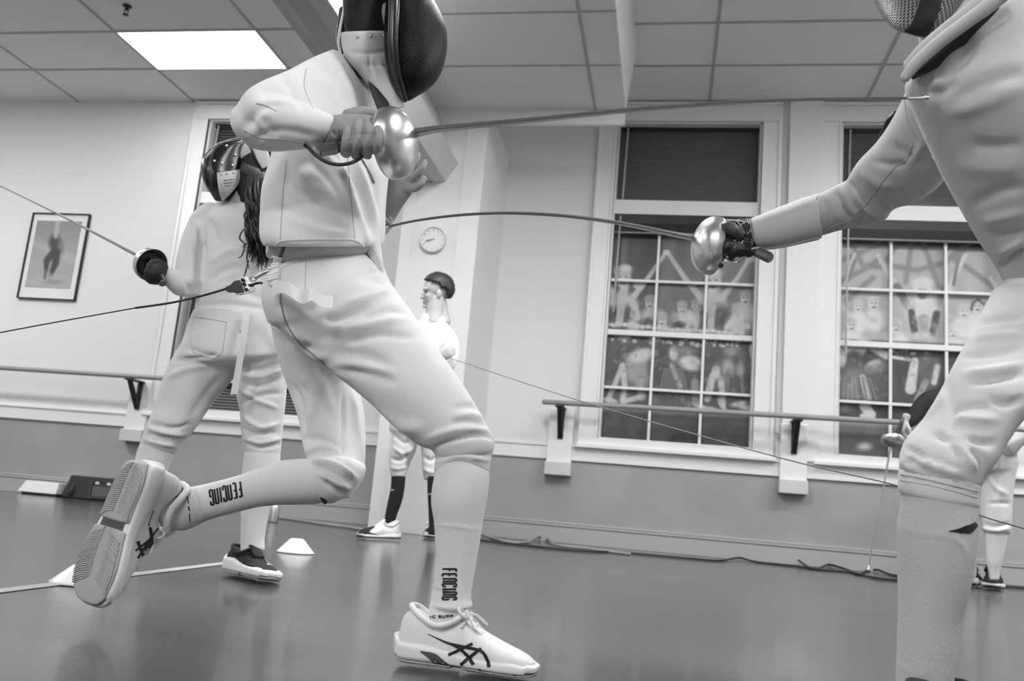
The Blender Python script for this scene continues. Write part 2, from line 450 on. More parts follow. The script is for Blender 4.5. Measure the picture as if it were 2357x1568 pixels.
def window(n, xl, xr, cols, rows, top_split, meet, gl=True):
    """casing, frame, transom, sashes with glazing bars; children of window_n"""
    g = G(); d = .012
    for a, b, c, e in ((xl-.155, xl, wz0+.001, wz1-.001), (xr, xr+.155, wz0+.001, wz1-.001)):
        g.box((a, D-.03, c), (b, D, e)); 
        (o, i) = (a, b) if a < xl-.1 and b == xl else (b, a)
        g.box((min(o, o+math.copysign(.03, i-o)), D-.042, c), (max(o, o+math.copysign(.03, i-o)), D, e))
        g.box((min(i, i-math.copysign(.02, i-o)), D-.038, c), (max(i, i-math.copysign(.02, i-o)), D, e))
    g.box((xl-.155, D-.031, wz1), (xr+.155, D, wz1+.14)); g.box((xl-.157, D-.042, wz1+.141), (xr+.157, D, wz1+.17))
    g.box((xl-.17, D-.075, wz0-.085), (xr+.17, D, wz0-.055)); g.box((xl-.155, D-.045, wz0-.055), (xr+.155, D+.05, wz0))
    w = structure(g.build('window_%d' % n, trimw, smooth=False, bevel=.004))
    g = G(); yf = D+.055
    for a, b, c, e in ((xl, xl+.02, wz0, wz1), (xr-.02, xr, wz0, wz1), (xl, xr, wz0, wz0+.012), (xl, xr, wz1-.012, wz1)): g.box((a, D+.001, c), (b, D+.16, e))
    g.box((xl, D+.01, top_split[0]), (xr, D+.13, top_split[1])); g.build('frame', trimw, w, smooth=False, bevel=.003)
    lo, hi = wz0+.012, top_split[0]
    g = G(); g.box((xl+.02, yf, meet-.022), (xr-.02, yf+.045, meet+.022)); g.build('meeting_rail', trimw, w, smooth=False, bevel=.003)
    for k in range(1, cols):
        x = xl+(xr-xl)*k/cols; g = G(); g.box((x-.011, yf+.01, lo), (x+.011, yf+.04, hi)); g.build('glazing_bar', trimw, w, smooth=False, bevel=.003)
    for z in rows: g = G(); g.box((xl+.02, yf+.008, z-.011), (xr-.02, yf+.041, z+.011)); g.build('glazing_bar', trimw, w, smooth=False, bevel=.003)
    if gl:
        g = G(); g.box((xl, D+.12, wz0), (xr, D+.126, wz1)); g.build('pane', glassdark, w, smooth=False)
    return w
ts = (W(1560, 494)[2], W(1560, 461)[2])
meet = W(1565, 768)[2]
rows = [W(1565, 645)[2], W(1565, 898)[2]]
for n in (2, 3): window(n, WINS[n][0], WINS[n][1], 3, rows, ts, meet)
window(1, WINS[1][0], WINS[1][1], 1, [], (W(450, 466)[2], W(450, 440)[2]), W(560, 876)[2])

# blinds (things): slatted ones on the left window, dark ones in the transoms of the two big windows
def blind(xl, xr, z0, z1, label, m, pitch, wand=True, wx=.06, tilt=.35, wz=None):
    r = empty('window_blind', ((xl+xr)/2, D+.08, z0), label, 'window blind', 'closed blinds in the windows')
    g = G(); z = z0+.01
    while z < z1-.03:
        c = pitch*.62; dy = c*math.sin(tilt)*.5; dz = c*math.cos(tilt)*.5
        v = []
        for x in (xl+.022, xr-.022):
            for t in (-.0012, .0012): v += [(x, D+.098-dy, z-dz+t), (x, D+.098+dy, z+dz+t)]
        g.add(v, [(0, 1, 5, 4), (2, 6, 7, 3), (0, 4, 6, 2), (1, 3, 7, 5), (0, 2, 3, 1), (4, 5, 7, 6)]); z += pitch
    g.build('slats', m, r, smooth=False)
    g = G(); g.box((xl+.02, D+.075, z1-.03), (xr-.02, D+.115, z1)); g.build('headrail', blackm, r, smooth=False)
    if wand:
        g = G(); g.add(*sweep([(xl+wx+.01, D+.06, z1-.02), (xl+wx, D+.06, (wz or z0)+.03)], .0075, 8)); g.build('wand', mat('wand_plastic', 176, .3), r)
    return r
blind(WINS[2][0], WINS[2][1], ts[1], wz1-.012, 'dark closed blind above the dancers in the full-width right-of-centre window', slat_d, .016, wx=.075)
blind(WINS[3][0], WINS[3][1], ts[1], wz1-.012, 'dark closed blind in the window behind the sword arm at right', slat_d, .016, wx=.075)
blind(WINS[1][0], WINS[1][1], W(450, 440)[2], wz1-.012, 'grey slatted blind in the top of the left window by the long-haired fencer', slat_m, .026, wx=.05)
blind(WINS[1][0], WINS[1][1], W(560, 876)[2]+.025, W(450, 466)[2], 'grey slatted blind in the middle of the left window behind the long-haired fencer', slat_m, .026, wx=.05)
blind(WINS[1][0], WINS[1][1], wz0+.012, W(560, 876)[2]-.025, 'grey slatted blind in the bottom of the left window between the legs', slat_m, .026, wand=False)
for n, lb in ((2, 'black raised blind over the dancers of the full-width right-of-centre window'), (3, 'black raised blind over the dancers of the far right window')):
    xl, xr = WINS[n]; r = empty('raised_blind', ((xl+xr)/2, D+.05, ts[0]-.16), lb, 'window blind', 'raised blinds')
    g = G(); g.box((xl+.021, D+.02, ts[0]-.075), (xr-.021, D+.053, ts[0]-.002)); g.build('headrail', blackm, r, smooth=False)
    g = G()
    for k in range(8): g.box((xl+.03, D+.022, ts[0]-.082-.009*k), (xr-.03, D+.05, ts[0]-.077-.009*k))
    g.build('slats', blackm, r, smooth=False)
    g = G(); g.box((xl+.028, D+.019, ts[0]-.09-.075), (xr-.028, D+.052, ts[0]-.077-.075)); g.build('bottom_rail', mat('blind_rail', 120, .4), r, smooth=False)
    g = G(); g.add(*sweep([(xl+.07, D+.012, ts[0]-.02), (xl+.062, D+.012, wz0+ (.75 if n == 3 else 1.05))], .0075, 8)); g.build('wand', MATS['wand_plastic'], r)

# pilaster strip between window 2 and window 3
g = G(); g.box((px0+.02, D-.05, zr1), (px1-.02, D, ZC)); structure(g.build('trim_3', trimw, smooth=False, bevel=.003))

# ceiling lamps: the lay-in panel in view, then the added unseen ones
def ceiling_lamp(x0, y0, w=1.19, h=.585, z=ZC, label=None, group=None, m=lamp_m):
    r = empty('ceiling_light', (x0+w/2, y0+h/2, z), label or 'flat white ceiling light panel', 'ceiling light', group)
    g = G(); g.box((x0, y0, z-.012), (x0+w, y0+h, z-.006)); g.build('diffuser', m, r, smooth=False)
    g = G(); t = .012
    for a in ((x0-t, y0-t, x0, y0+h+t), (x0+w, y0-t, x0+w+t, y0+h+t), (x0, y0-t, x0+w, y0), (x0, y0+h, x0+w, y0+h+t)): g.box((a[0], a[1], z-.014), (a[2], a[3], z-.001))
    g.build('frame', lampfr, r, smooth=False)
    return r
ceiling_lamp(-.6478*D+.01, .8235*D+.01, label='bright rectangular ceiling light panel above the left wall', group=None)
for x, y, e_, *zz in ADDED_LAMPS:
    ceiling_lamp(x, y, *((.585, 1.19) if zz else (1.19, .585)), z=zs if zz else ZC, m=mat('lamp_diffuser', 235, .5, emit=LAMP_E*e_), label='unseen ceiling light panel added to light the fencing floor', group='added ceiling lights out of view')
# sprinkler
c = Z(293, 14, ZC); r = empty('sprinkler_head', c, 'small dark sprinkler head hanging from the ceiling at upper left', 'sprinkler')
g = G(); g.add(*lathe([(0, 0), (.034, 0), (.034, -.006), (.012, -.012), (.012, -.03), (.018, -.032), (.0, -.034)], c, (0, 0, 1), 20)); g.build('mounting_plate', blackm, r)
g = G(); g.add(*sweep([c+[.014, 0, -.03], c+[.016, 0, -.055], c+[.002, 0, -.07]], .004, 8)); g.add(*sweep([c+[-.014, 0, -.03], c+[-.016, 0, -.055], c+[-.002, 0, -.07]], .004, 8)); g.add(*lathe([(0, -.07), (.02, -.071), (.024, -.075), (0, -.078)], c, (0, 0, 1), 16)); g.build('deflector', blackm, r)

# ---------------------------------------------------------------- ballet barres
def bracket(x, zb, label, group):
    """white wall block with black iron bracket holding the rail at height zb"""
    r = empty('handrail_bracket', (x, D, zb-.45), label, 'barre bracket', group)
    g = G(); g.box((x-.10, D-.06, zr0-.115), (x+.10, D-.022, zr1+.28)); g.build('wood_block', trimw, r, smooth=False, bevel=.006)
    g = G(); g.box((x-.105, D-.10, zr0-.125), (x+.105, D, zr0-.02)); g.build('block_foot', mat('block_foot_paint', 206, .5), r, smooth=False, bevel=.006)
    g = G()
    g.box((x-.022, D-.075, zb-.27), (x+.022, D-.06, zb-.02))
    yb = D-.22
    v = []
    for s_, e in ((-.02, 0), (.02, 0)):
        v += [(x+s_, D-.075, zb-.27), (x+s_, D-.075, zb-.22), (x+s_, yb, zb-.03), (x+s_, yb-.03, zb-.03)]
    g.add(v, [(0, 1, 2, 3), (7, 6, 5, 4), (0, 4, 5, 1), (1, 5, 6, 2), (2, 6, 7, 3), (3, 7, 4, 0)])
    g.box((x-.035, yb-.04, zb-.036), (x+.035, D-.06, zb-.0225)); g.build('iron_bracket', blackm, r, smooth=False, bevel=.003)
    g = G(); g.add(*sphere((x, D-.079, zb-.245), (.008, .004, .008))); g.build('screw', chrome, r)
    return yb
zb = .1185*D+H
YBAR = D-.22
br = P(1252, 925, YBAR); zb = br[2]
def rail(x0, x1, label, z0, z1):
    g = G(); g.add(*sweep([(x0, YBAR, z0), (x1, YBAR, z1)], .021, 14)); o = g.build('ballet_barre', barre_m); return tag(o, label, 'ballet barre')
rail(br[0], P(2064, 970, YBAR)[0]+.9, 'grey wooden ballet barre running under the two right windows', br[2], P(2060, 970, YBAR)[2])
bl = P(5, 847, YBAR); rail(bl[0]-1.0, P(382, 871, YBAR)[0]+.35, 'grey wooden ballet barre on the left wall below the framed picture', bl[2], bl[2])
bracket(P(1290, 945, YBAR)[0]-.005, br[2], 'black iron bracket on white block at the free end of the right barre', 'barre brackets')
bracket(P(1836, 965, YBAR)[0], br[2]+(P(2060, 970, YBAR)[2]-br[2])*(P(1836, 965, YBAR)[0]-br[0])/(P(2064, 970, YBAR)[0]+.9-br[0]), 'black iron bracket on white block between the two right windows', 'barre brackets')
bracket(P(300, 880, YBAR)[0], bl[2], 'black iron bracket on white block below the framed picture', 'barre brackets')
# ---------------------------------------------------------------- printed pictures (flat prints, painted per vertex)
print_m = mat('printed_film', 200, .42, attr='print')
paper_m = mat('printed_paper', 200, .6, attr='print')
class Canvas:
    def __init__(s, x0, x1, z0, z1, Y, res, base):
        s.nx = int((x1-x0)/res)+1; s.nz = int((z1-z0)/res)+1; s.Y = Y
        X, Zz = np.meshgrid(np.linspace(x0, x1, s.nx), np.linspace(z0, z1, s.nz)); s.v = np.stack([X.ravel(), np.full(X.size, Y), Zz.ravel()], 1)
        s.x, s.y, _ = proj(s.v); s.t = np.full(X.size, float(base))
    def mix(s, a, tone): s.t += (tone-s.t)*np.clip(a, 0, 1)
    def ell(s, cx, cy, rx, ry, tone, soft=.25, ang=0, op=1):
        c, q = math.cos(math.radians(ang)), math.sin(math.radians(ang)); dx, dy = s.x-cx, s.y-cy
        r = np.hypot((dx*c+dy*q)/rx, (-dx*q+dy*c)/ry); s.mix(np.clip((1+soft-r)/(2*soft), 0, 1)*op, tone)
    def cap(s, pts, w, tone, soft=2.5, op=1):
        d, t = polydist(s.x, s.y, pts); ww = np.interp(t, np.linspace(0, 1, len(np.atleast_1d(w))), np.atleast_1d(w)) if np.ndim(w) else w
        s.mix(np.clip((ww+soft-d)/(2*soft), 0, 1)*op, tone)
    def half(s, y0, slope, tone, soft=6, below=True, op=1, x0=1560):
        d = (s.y-(y0+slope*(s.x-x0)))*(1 if below else -1); s.mix(np.clip((d+soft)/(2*soft), 0, 1)*op, tone)
    def mottle(s, amp, sc, seed=0):
        r = np.random.RandomState(seed)
        for k in range(10):
            a, b, p = r.normal(), r.normal(), r.uniform(0, 6); f = sc*r.uniform(.6, 2); s.t += amp*np.sin((s.x*a+s.y*b)*f+p)/3
    def clutter(s, n, x0, x1, y0, y1, lo, hi, seed=0, op=.4, sl=.05):
        r = np.random.RandomState(seed)
        for k in range(n):
            x, y = r.uniform(x0, x1), r.uniform(y0, y1); s.ell(x, y+sl*(x-x0), r.uniform(2, 8), r.uniform(2, 9), r.uniform(lo, hi), .5, r.uniform(-60, 60), op*r.uniform(.4, 1))
    def build(s, name, m, parent=None, back=.004):
        nx, nz = s.nx, s.nz; n = nx*nz
        f = [(j*nx+i, j*nx+i+1, (j+1)*nx+i+1, (j+1)*nx+i) for j in range(nz-1) for i in range(nx-1)]
        g = G(); g.add(s.v, f)
        rim = [i for i in range(nx)]+[j*nx+nx-1 for j in range(1, nz)]+[(nz-1)*nx+i for i in range(nx-2, -1, -1)]+[j*nx for j in range(nz-2, 0, -1)]
        vb = s.v[rim]+[0, back, 0]; k = len(rim); g.add(vb, [tuple(range(k))[::-1]]); g.f += [(rim[(i+1) % k], rim[i], n+i, n+(i+1) % k) for i in range(k)]
        o = g.build(name, m, parent, smooth=False)
        t = np.clip(s.t, 8, 245)/255.; l = np.where(t <= .04045, t/12.92, ((t+.055)/1.055)**2.4); l = np.r_[l, np.full(k, .4)]
        a = o.data.color_attributes.new('print', 'FLOAT_COLOR', 'POINT'); a.data.foreach_set('color', np.stack([l, l, l, np.ones_like(l)], 1).astype(np.float32).ravel())
        return o
def person_head(c, x, y, r, t=200, hair=None):
    c.ell(x, y, r*.74, r*1.02, t, .2); c.ell(x+r*.4, y+r*.2, r*.4, r*.8, t-22, .6, 0, .6)
    if hair: c.ell(x, y-r*.75, r*.9, r*.55, hair, .3)
    c.ell(x-r*.32, y-r*.12, r*.17, r*.12, t-75, .5); c.ell(x+r*.32, y-r*.12, r*.17, r*.12, t-75, .5); c.ell(x, y+r*.5, r*.34, r*.16, t-85, .5)

# dancers in the right-of-centre window
xl, xr = WINS[2]
c = Canvas(xl+.004, xr-.004, wz0+.004, ts[0]-.09, D+.112, .0045, 84)
c.ell(1690, 660, 110, 150, 118, .5); c.ell(1450, 590, 60, 70, 58, .5); c.cap([(1545, 520), (1530, 780)], 17, 104, 10); c.cap([(1495, 520), (1480, 700)], 16, 50, 12); c.cap([(1440, 520), (1432, 620)], 8, 92, 6)
c.half(528, .05, 20, 7, below=False)
def skin_arm(p, w=8, t=186): c.cap(p, [w*.5, w*.62, w*.85], t, 2.2); c.cap([(a+w*.3, b+w*.2) for a, b in p], w*.18, t-38, 2.5, .6)
# big dancer at the left
skin_arm([(1532, 583), (1486, 648), (1452, 692)], 8.5); c.ell(1470, 656, 13, 11, 190); skin_arm([(1402, 660), (1418, 690), (1450, 700)], 11); c.ell(1428, 700, 36, 30, 178, .3); c.cap([(1438, 662), (1432, 684)], 9, 182)
person_head(c, 1434, 640, 23, 200, 168); c.ell(1441, 618, 12, 9, 196, .3)
c.ell(1410, 732, 20, 26, 58, .3); c.ell(1452, 730, 22, 28, 62, .3); c.cap([(1430, 705), (1424, 745)], 9, 168); c.cap([(1458, 700), (1466, 730)], 9, 182)
# big dancer in the middle
skin_arm([(1540, 586), (1576, 640), (1612, 684)], 9); skin_arm([(1722, 600), (1698, 640), (1664, 684)], 8.5); c.ell(1728, 596, 12, 8, 184, .4); c.ell(1534, 581, 8, 6, 200)
c.ell(1637, 696, 32, 30, 186, .3); c.cap([(1640, 665), (1638, 690)], 10, 186); person_head(c, 1641, 648, 24, 204, 178); c.ell(1642, 627, 13, 9, 198, .3)
c.ell(1655, 728, 20, 27, 76, .35); c.ell(1614, 730, 12, 26, 92, .35); c.cap([(1640, 705), (1636, 750)], 8, 172)
# children between them
for x, y, r, t, b, bt in ((1496, 698, 15, 186, 22, 176), (1523, 738, 15, 200, 20, 180), (1570, 710, 14, 188, 24, 184), (1598, 703, 9, 176, 12, 165), (1697, 716, 15, 200, 25, 188), (1716, 688, 15, 190, 26, 184), (1456, 725, 8, 180, 14, 172)):
    c.ell(x+2, y+32, b, 24, bt, .35); person_head(c, x, y, r, t, t-40)
c.ell(1496, 745, 16, 14, 60, .4); c.ell(1563, 748, 15, 9, 58, .4); c.cap([(1585, 720), (1600, 748)], 7, 190); c.cap([(1690, 730), (1672, 755)], 6, 195); c.cap([(1706, 730), (1722, 752)], 6, 195)
for k in range(26): c.ell(1398+k*13.5, 748+k*.9+random.uniform(-4, 4), 7, 5, random.choice((196, 170, 205)), .4)
# skirts, bouquets and legs below the meeting rail
c.half(766, .05, 78, 4)
for x, y, rx, ry, t in ((1420, 815, 40, 52, 66), (1475, 850, 40, 40, 150), (1530, 840, 36, 64, 62), (1595, 850, 34, 50, 70), (1640, 830, 34, 50, 74), (1692, 862, 46, 62, 92), (1725, 800, 16, 34, 66), (1480, 812, 34, 16, 70)): c.ell(x, y, rx, ry, t, .3)
c.cap([(1442, 806), (1500, 786)], 7, 66); c.ell(1478, 818, 32, 15, 196, .3, -12); c.ell(1590, 836, 28, 17, 200, .3, 12); c.ell(1551, 814, 11, 17, 190, .35); c.ell(1577, 808, 20, 10, 124, .4); c.ell(1732, 806, 7, 24, 186, .3); c.ell(1682, 808, 16, 10, 140, .5)
for k in range(44): 
    x = random.uniform(1392, 1700); c.ell(x, 776+.055*(x-1392)+random.uniform(-6, 8), random.uniform(3, 6), random.uniform(3, 5), random.choice((188, 205, 170)), .5)
for k in range(9): c.cap([(1530+k*5, 850), (1518+k*8, 905)], 1.6, 118, 2)
for k in range(10): c.cap([(1668+k*6, 830), (1656+k*9, 905)], 2, random.choice((64, 120)), 2.5)
c.ell(1678, 848, 14, 18, 164, .5); c.ell(1704, 850, 9, 16, 150, .5)
for p, w, t in (([(1432, 842), (1415, 885), (1402, 915)], 6, 180), ([(1433, 842), (1438, 890), (1434, 925)], 6.5, 186), ([(1470, 870), (1478, 915)], 8, 150), ([(1628, 918), (1640, 868), (1650, 850)], 8, 180), ([(1646, 850), (1660, 880), (1664, 930)], 7, 186), ([(1545, 840), (1566, 890)], 5, 150), ([(1600, 880), (1602, 925)], 9, 140)): c.cap(p, w, t)
for x, y, a in ((1404, 922, 12), (1450, 920, -14), (1436, 930, 70), (1466, 916, -20), (1612, 936, 20), (1640, 944, 12), (1700, 930, -10), (1716, 938, 10), (1662, 932, 60)): c.ell(x, y, 18, 6, 192, .4, a)
c.half(941, .055, 128, 5, x0=1560); c.half(953, .055, 62, 6, x0=1560); c.cap([(1378, 985), (1740, 1004)], 3, 52, 8); c.cap([(1378, 968), (1740, 980)], 5, 88, 8, .6); c.ell(1575, 1014, 36, 18, 34, .2); c.ell(1700, 975, 20, 8, 90, .8)
c.clutter(240, 1385, 1738, 775, 925, 50, 190, 1); c.clutter(120, 1390, 1738, 690, 755, 90, 205, 2, .35); c.clutter(60, 1385, 1738, 950, 1020, 50, 100, 4, .4); c.mottle(3.5, .06, 3)
o = c.build('dance_poster', print_m); tag(o, 'large printed picture of ballet dancers joining raised hands behind the middle window', 'poster')

# dancers in the far right window
xl, xr = WINS[3]
c = Canvas(xl+.004, xr-.004, wz0+.004, ts[0]-.09, D+.112, .005, 168)
c.half(560, .04, 26, 12, below=False, x0=2050)
for p in (([(1935, 600), (1985, 580), (2025, 560)]), ([(1960, 560), (1985, 610), (2030, 615), (2060, 570)]), ([(2098, 560), (2085, 650)]), ([(2125, 560), (2160, 660)]), ([(2050, 612), (2110, 622), (2175, 605), (2215, 570)]), ([(2010, 640), (1950, 690)]), ([(2230, 560), (2200, 600)]), ([(2190, 590), (2300, 670)]), ([(1930, 650), (1990, 620), (2020, 600)])): c.cap(p, 6, 128, 4)
def arm(p, w=8, t=200): c.cap(p, [w*.5, w*.62, w*.85], t, 2.2); c.cap([(a+w*.3, b+w*.2) for a, b in p], w*.18, t-30, 2.5, .6)
arm([(1967, 585), (1950, 650)], 7, 196); arm([(2022, 588), (2050, 640), (2085, 690)], 10); arm([(2222, 590), (2196, 640), (2176, 690)], 9); arm([(2280, 640), (2300, 670)], 9); arm([(1936, 700), (1960, 735)], 8); c.cap([(1968, 600), (1952, 648)], 4, 120)
c.cap([(2065, 660), (2090, 705), (2102, 725)], 9, 110); c.cap([(2172, 665), (2158, 700)], 8, 120); c.cap([(2205, 600), (2195, 655)], 4, 116)
c.ell(2125, 715, 42, 40, 205, .3); person_head(c, 2123, 672, 26, 216, 200); c.ell(2124, 648, 16, 10, 205, .4); c.ell(2123, 676, 12, 9, 120, .5)
c.cap([(2098, 718), (2106, 766)], [7, 9, 8], 70); c.cap([(2156, 722), (2146, 768)], [8, 9, 7], 74); c.cap([(2125, 735), (2126, 770)], 12, 160)
for x, y, r in ((1975, 706, 13), (2011, 700, 15), (1960, 750, 14), (2063, 752, 15), (2195, 765, 16), (2220, 718, 16), (2250, 706, 15), (2295, 690, 14)): c.ell(x, y+36, r*1.8, 26, 208, .3); person_head(c, x, y, r, 206, 186)
c.cap([(2236, 712), (2240, 696), (2252, 690), (2264, 700)], 3, 90); c.ell(2120, 772, 26, 8, 196, .5); c.ell(2050, 772, 18, 8, 190, .5)
c.half(786, .045, 72, 4, x0=2050)
c.ell(1945, 800, 22, 18, 206, .3); c.ell(1985, 802, 22, 22, 200, .3); c.ell(1965, 832, 26, 22, 58, .25); c.ell(2000, 828, 18, 26, 60, .25, 30); c.ell(2014, 846, 24, 17, 206, .25, -20); c.cap([(2010, 800), (2042, 820)], 9, 206); c.ell(1938, 830, 10, 16, 200, .3)
for k in range(26): c.ell(2045+k*5.2+random.uniform(-3, 3), 806+random.uniform(-8, 9), 4, 4, random.choice((196, 206, 150)), .5)
for k in range(6): c.ell(2052+k*8, 822+k*1.2, 5, 4, 206, .4)
c.ell(2140, 850, 30, 42, 96, .35); c.ell(1965, 885, 42, 44, 116, .4); c.ell(2025, 890, 34, 50, 92, .4); c.cap([(1985, 870), (1998, 915)], 8, 176); c.cap([(2105, 832), (2096, 895)], [9, 13], 200); c.cap([(2158, 845), (2150, 880)], 7, 198); c.cap([(2112, 920), (2130, 880)], 8, 150)
for k in range(8): c.cap([(1945+k*8, 870), (1940+k*11, 920)], 1.6, random.choice((140, 86)), 2)
c.half(922, .045, 70, 5, x0=2000); c.cap([(1990, 935), (2004, 955)], 12, 204); c.cap([(1985, 958), (2003, 962)], 6, 206); c.half(966, .045, 150, 4, x0=2000); c.half(980, .045, 104, 6, x0=2000); c.half(1000, .045, 62, 5, x0=2000); c.half(1012, .04, 88, 12, x0=2000); c.ell(1990, 1028, 14, 8, 196, .7); c.ell(1945, 940, 14, 8, 120, .6)
c.clutter(200, 1930, 2290, 790, 915, 60, 200, 7, .35); c.clutter(120, 1930, 2300, 700, 770, 130, 215, 8, .35); c.mottle(3.5, .06, 5)
o = c.build('dance_poster', print_m); tag(o, 'printed picture of a ballet dancer with both arms up behind the far right window', 'poster')

# ---------------------------------------------------------------- framed picture on the left wall
a, b = P(40, 686, D-.02), P(203, 493, D-.02); q = P(170, 690, D-.02)
x0, x1, z0, z1 = a[0]-.005, q[0]+.01, a[2], b[2]
r = empty('framed_picture', ((x0+x1)/2, D, z0), 'black-framed picture of a dark figure on a pale ground on the left wall', 'framed picture')
g = G(); t = .009
for i in ((x0, z0, x0+t, z1), (x1-t, z0, x1, z1), (x0, z0, x1, z0+t), (x0, z1-t, x1, z1)): g.box((i[0], D-.032, i[1]), (i[2], D-.001, i[3]))
g.build('frame', blackm, r, smooth=False, bevel=.002)
g = G(); g.box((x0+t, D-.012, z0+t), (x1-t, D-.002, z1-t)); g.build('mat_board', mat('mount_card', 226, .6), r, smooth=False)
iw, ih = (x1-x0)*.12, (z1-z0)*.08
xp0, xp1 = P(60, 660, D)[0], P(164, 662, D)[0]
zp0, zp1 = P(110, 663, D)[2], P(135, 510, D)[2]
c = Canvas(xp0, xp1, zp0, zp1, D-.0165, .004, 162)
c.half(560, 0, 138, 40, below=False, x0=120); c.cap([(80, 560), (180, 600)], 3, 178, 14); c.ell(110, 655, 60, 20, 170, .6)
c.ell(127, 560, 14, 20, 70, .35, -5); c.ell(140, 570, 7, 16, 120, .6); c.cap([(133, 512), (128, 545)], 4, 178, 4); c.cap([(124, 580), (108, 600), (106, 622)], [8, 8, 4], 66); c.cap([(130, 580), (128, 605), (117, 632)], [9, 8, 4], 66); c.cap([(106, 622), (103, 640)], 3, 96); c.cap([(117, 632), (114, 645)], 3, 150); c.ell(122, 650, 20, 5, 140, .8)
c.build('print', paper_m, r, back=.003)

# ---------------------------------------------------------------- clock on the chase
cc = P(997, 552, YC-.02); R_ = 32.5/pxm(YC)
r = empty('wall_clock', cc, 'round white wall clock on the white column', 'clock')
fr = np.array([0, -1.0, 0])
g = G(); g.add(*lathe([(R_*.99, -.018), (R_, .0), (R_*.98, .014), (R_*.9, .018), (R_*.88, .010)], cc, fr, 48)); g.build('rim', mat('clock_rim', 206, .4), r)
g = G(); g.add(*lathe([(0, -.018), (R_*.99, -.018)], cc, fr, 48)); g.add(*lathe([(R_*.9, .008), (0, .0081)], cc, fr, 48)); g.build('dial', mat('clock_dial', 232, .5), r, smooth=False)
for k in range(12):
    an = math.pi/6*k; u = np.array([math.sin(an), 0, math.cos(an)]); s_ = np.array([u[2], 0, -u[0]]); p = cc+u*R_*.74+fr*.0085; g = G()
    for e in ((-.35, .35) if k in (0, 10, 11) else (0,)): g.add(*sweep([p+s_*e*.012-u*.006, p+s_*e*.012+u*.006], .0022, 6))
    g.build('hour_mark', MATS.get('clock_mark') or mat('clock_mark', 150, .5), r)
for nm, an, l, w_ in (('hour_hand', math.radians(258), .5, .004), ('minute_hand', math.radians(246), .62, .0028)):
    u = np.array([math.sin(an), 0, math.cos(an)]); g = G(); g.add(*sweep([cc-u*R_*.12+fr*.012, cc+u*R_*l+fr*.012], [w_, w_*.7], 8)); g.build(nm, MATS['clock_mark'], r)

# ---------------------------------------------------------------- on the floor by the wall
# scoring apparatus
a = P(152, 1147, 6.86); b = P(152, 1092, 6.86); x0 = a[0]; x1 = P(330, 1160, 6.86)[0]; zt = b[2]
r = empty('scoring_box', ((x0+x1)/2, 6.88, 0), 'dark fencing scoring box on the floor against the left wall', 'scoring box')
g = G(); y0, y1 = 6.80, 6.96
v = [(x0-.01, y0, 0.004), (x1, y0, .004), (x1, y0+.045, zt), (x0+.02, y0+.045, zt), (x0-.01, y1, .004), (x1, y1, .004), (x1, y1, zt), (x0+.02, y1, zt)]
g.add(v, [(0, 1, 2, 3), (5, 4, 7, 6), (4, 0, 3, 7), (1, 5, 6, 2), (3, 2, 6, 7), (4, 5, 1, 0)]); g.build('case', darkplastic, r, smooth=False, bevel=.008)
def face(u, t): return np.array([x0+(x1-x0)*u, y0+.045*t-.003, .004+(zt-.004)*t])
g = G()
for p_, q_ in (((.33, .12), (.36, .82)), ((.36, .80), (.74, .84)), ((.74, .12), (.77, .82)), ((.33, .08), (.77, .13))):
    aa, bb = face(*p_), face(*q_); g.box((aa[0], min(aa[1], bb[1])-.004, aa[2]), (bb[0], max(aa[1], bb[1])+.02, bb[2]))
g.build('display_surround', mat('panel_grey', 70, .4), r, smooth=False)
g = G(); aa, bb = face(.37, .14), face(.735, .6); g.box((aa[0], aa[1]+.004, aa[2]), (bb[0], bb[1]+.02, bb[2])); g.build('display', mat('display_grey', 92, .5, bump=('noise', 90, .5)), r, smooth=False)
for u in (.40, .55, .70): g = G(); g.add(*sphere(face(u, .72), (.022, .008, .014))); g.build('signal_lamp', mat('signal_lens', 205, .2), r)
g = G(); aa = face(.10, .12); g.add(*lathe([(.0, .0), (.03, .0), (.0, .12)], aa+[.0, -.002, 0], (0.12, .25, 1), 16)); g.build('side_panel', MATS['panel_grey'], r)
# long white box beside it
a = P(46, 1133, 6.8); x0, x1 = a[0], P(146, 1140, 6.8)[0]-.05; zt = P(90, 1108, 6.84)[2]
g = G(); v = [(x0, 6.76, .02), (x1, 6.76, .02), (x1, 6.79, zt), (x0+.045, 6.79, zt), (x0, 6.93, .02), (x1, 6.93, .02), (x1, 6.93, zt), (x0+.045, 6.93, zt)]
g.add(v, [(0, 1, 2, 3), (5, 4, 7, 6), (4, 0, 3, 7), (1, 5, 6, 2), (3, 2, 6, 7), (4, 5, 1, 0)]); r = empty('power_unit', ((x0+x1)/2, 6.85, 0), 'low white box on the floor left of the scoring box', 'box'); g.build('housing', cone_m, r, smooth=False, bevel=.006)
g = G(); g.box((x0+.03, 6.78, 0), (x1, 6.92, .02)); g.build('base', darkplastic, r, smooth=False)
# disc cones
def cone(x, y, label, wpx, hpx):
    c0 = Z(x, y, .002); k = pxm(c0[1]); rr = wpx/2/k; hh = hpx/k
    r = empty('marker_cone', c0, label, 'marker cone', None)
    g = G(); g.add(*lathe([(rr*.99, 0), (rr, .003), (rr*.93, .006), (rr*.36, hh-.002), (rr*.30, hh), (rr*.24, hh-.003), (rr*.24, hh-.012), (rr*.86, .003), (rr*.97, 0)], c0, (0, 0, 1), 40)); g.build('shell', cone_m, r)
    return r
cone(680, 1272, 'white disc marker cone on the floor right of the black shoe', 86, 31)
cone(186, 1342, 'white disc marker cone on the floor partly hidden behind the raised shoe sole', 138, 42)
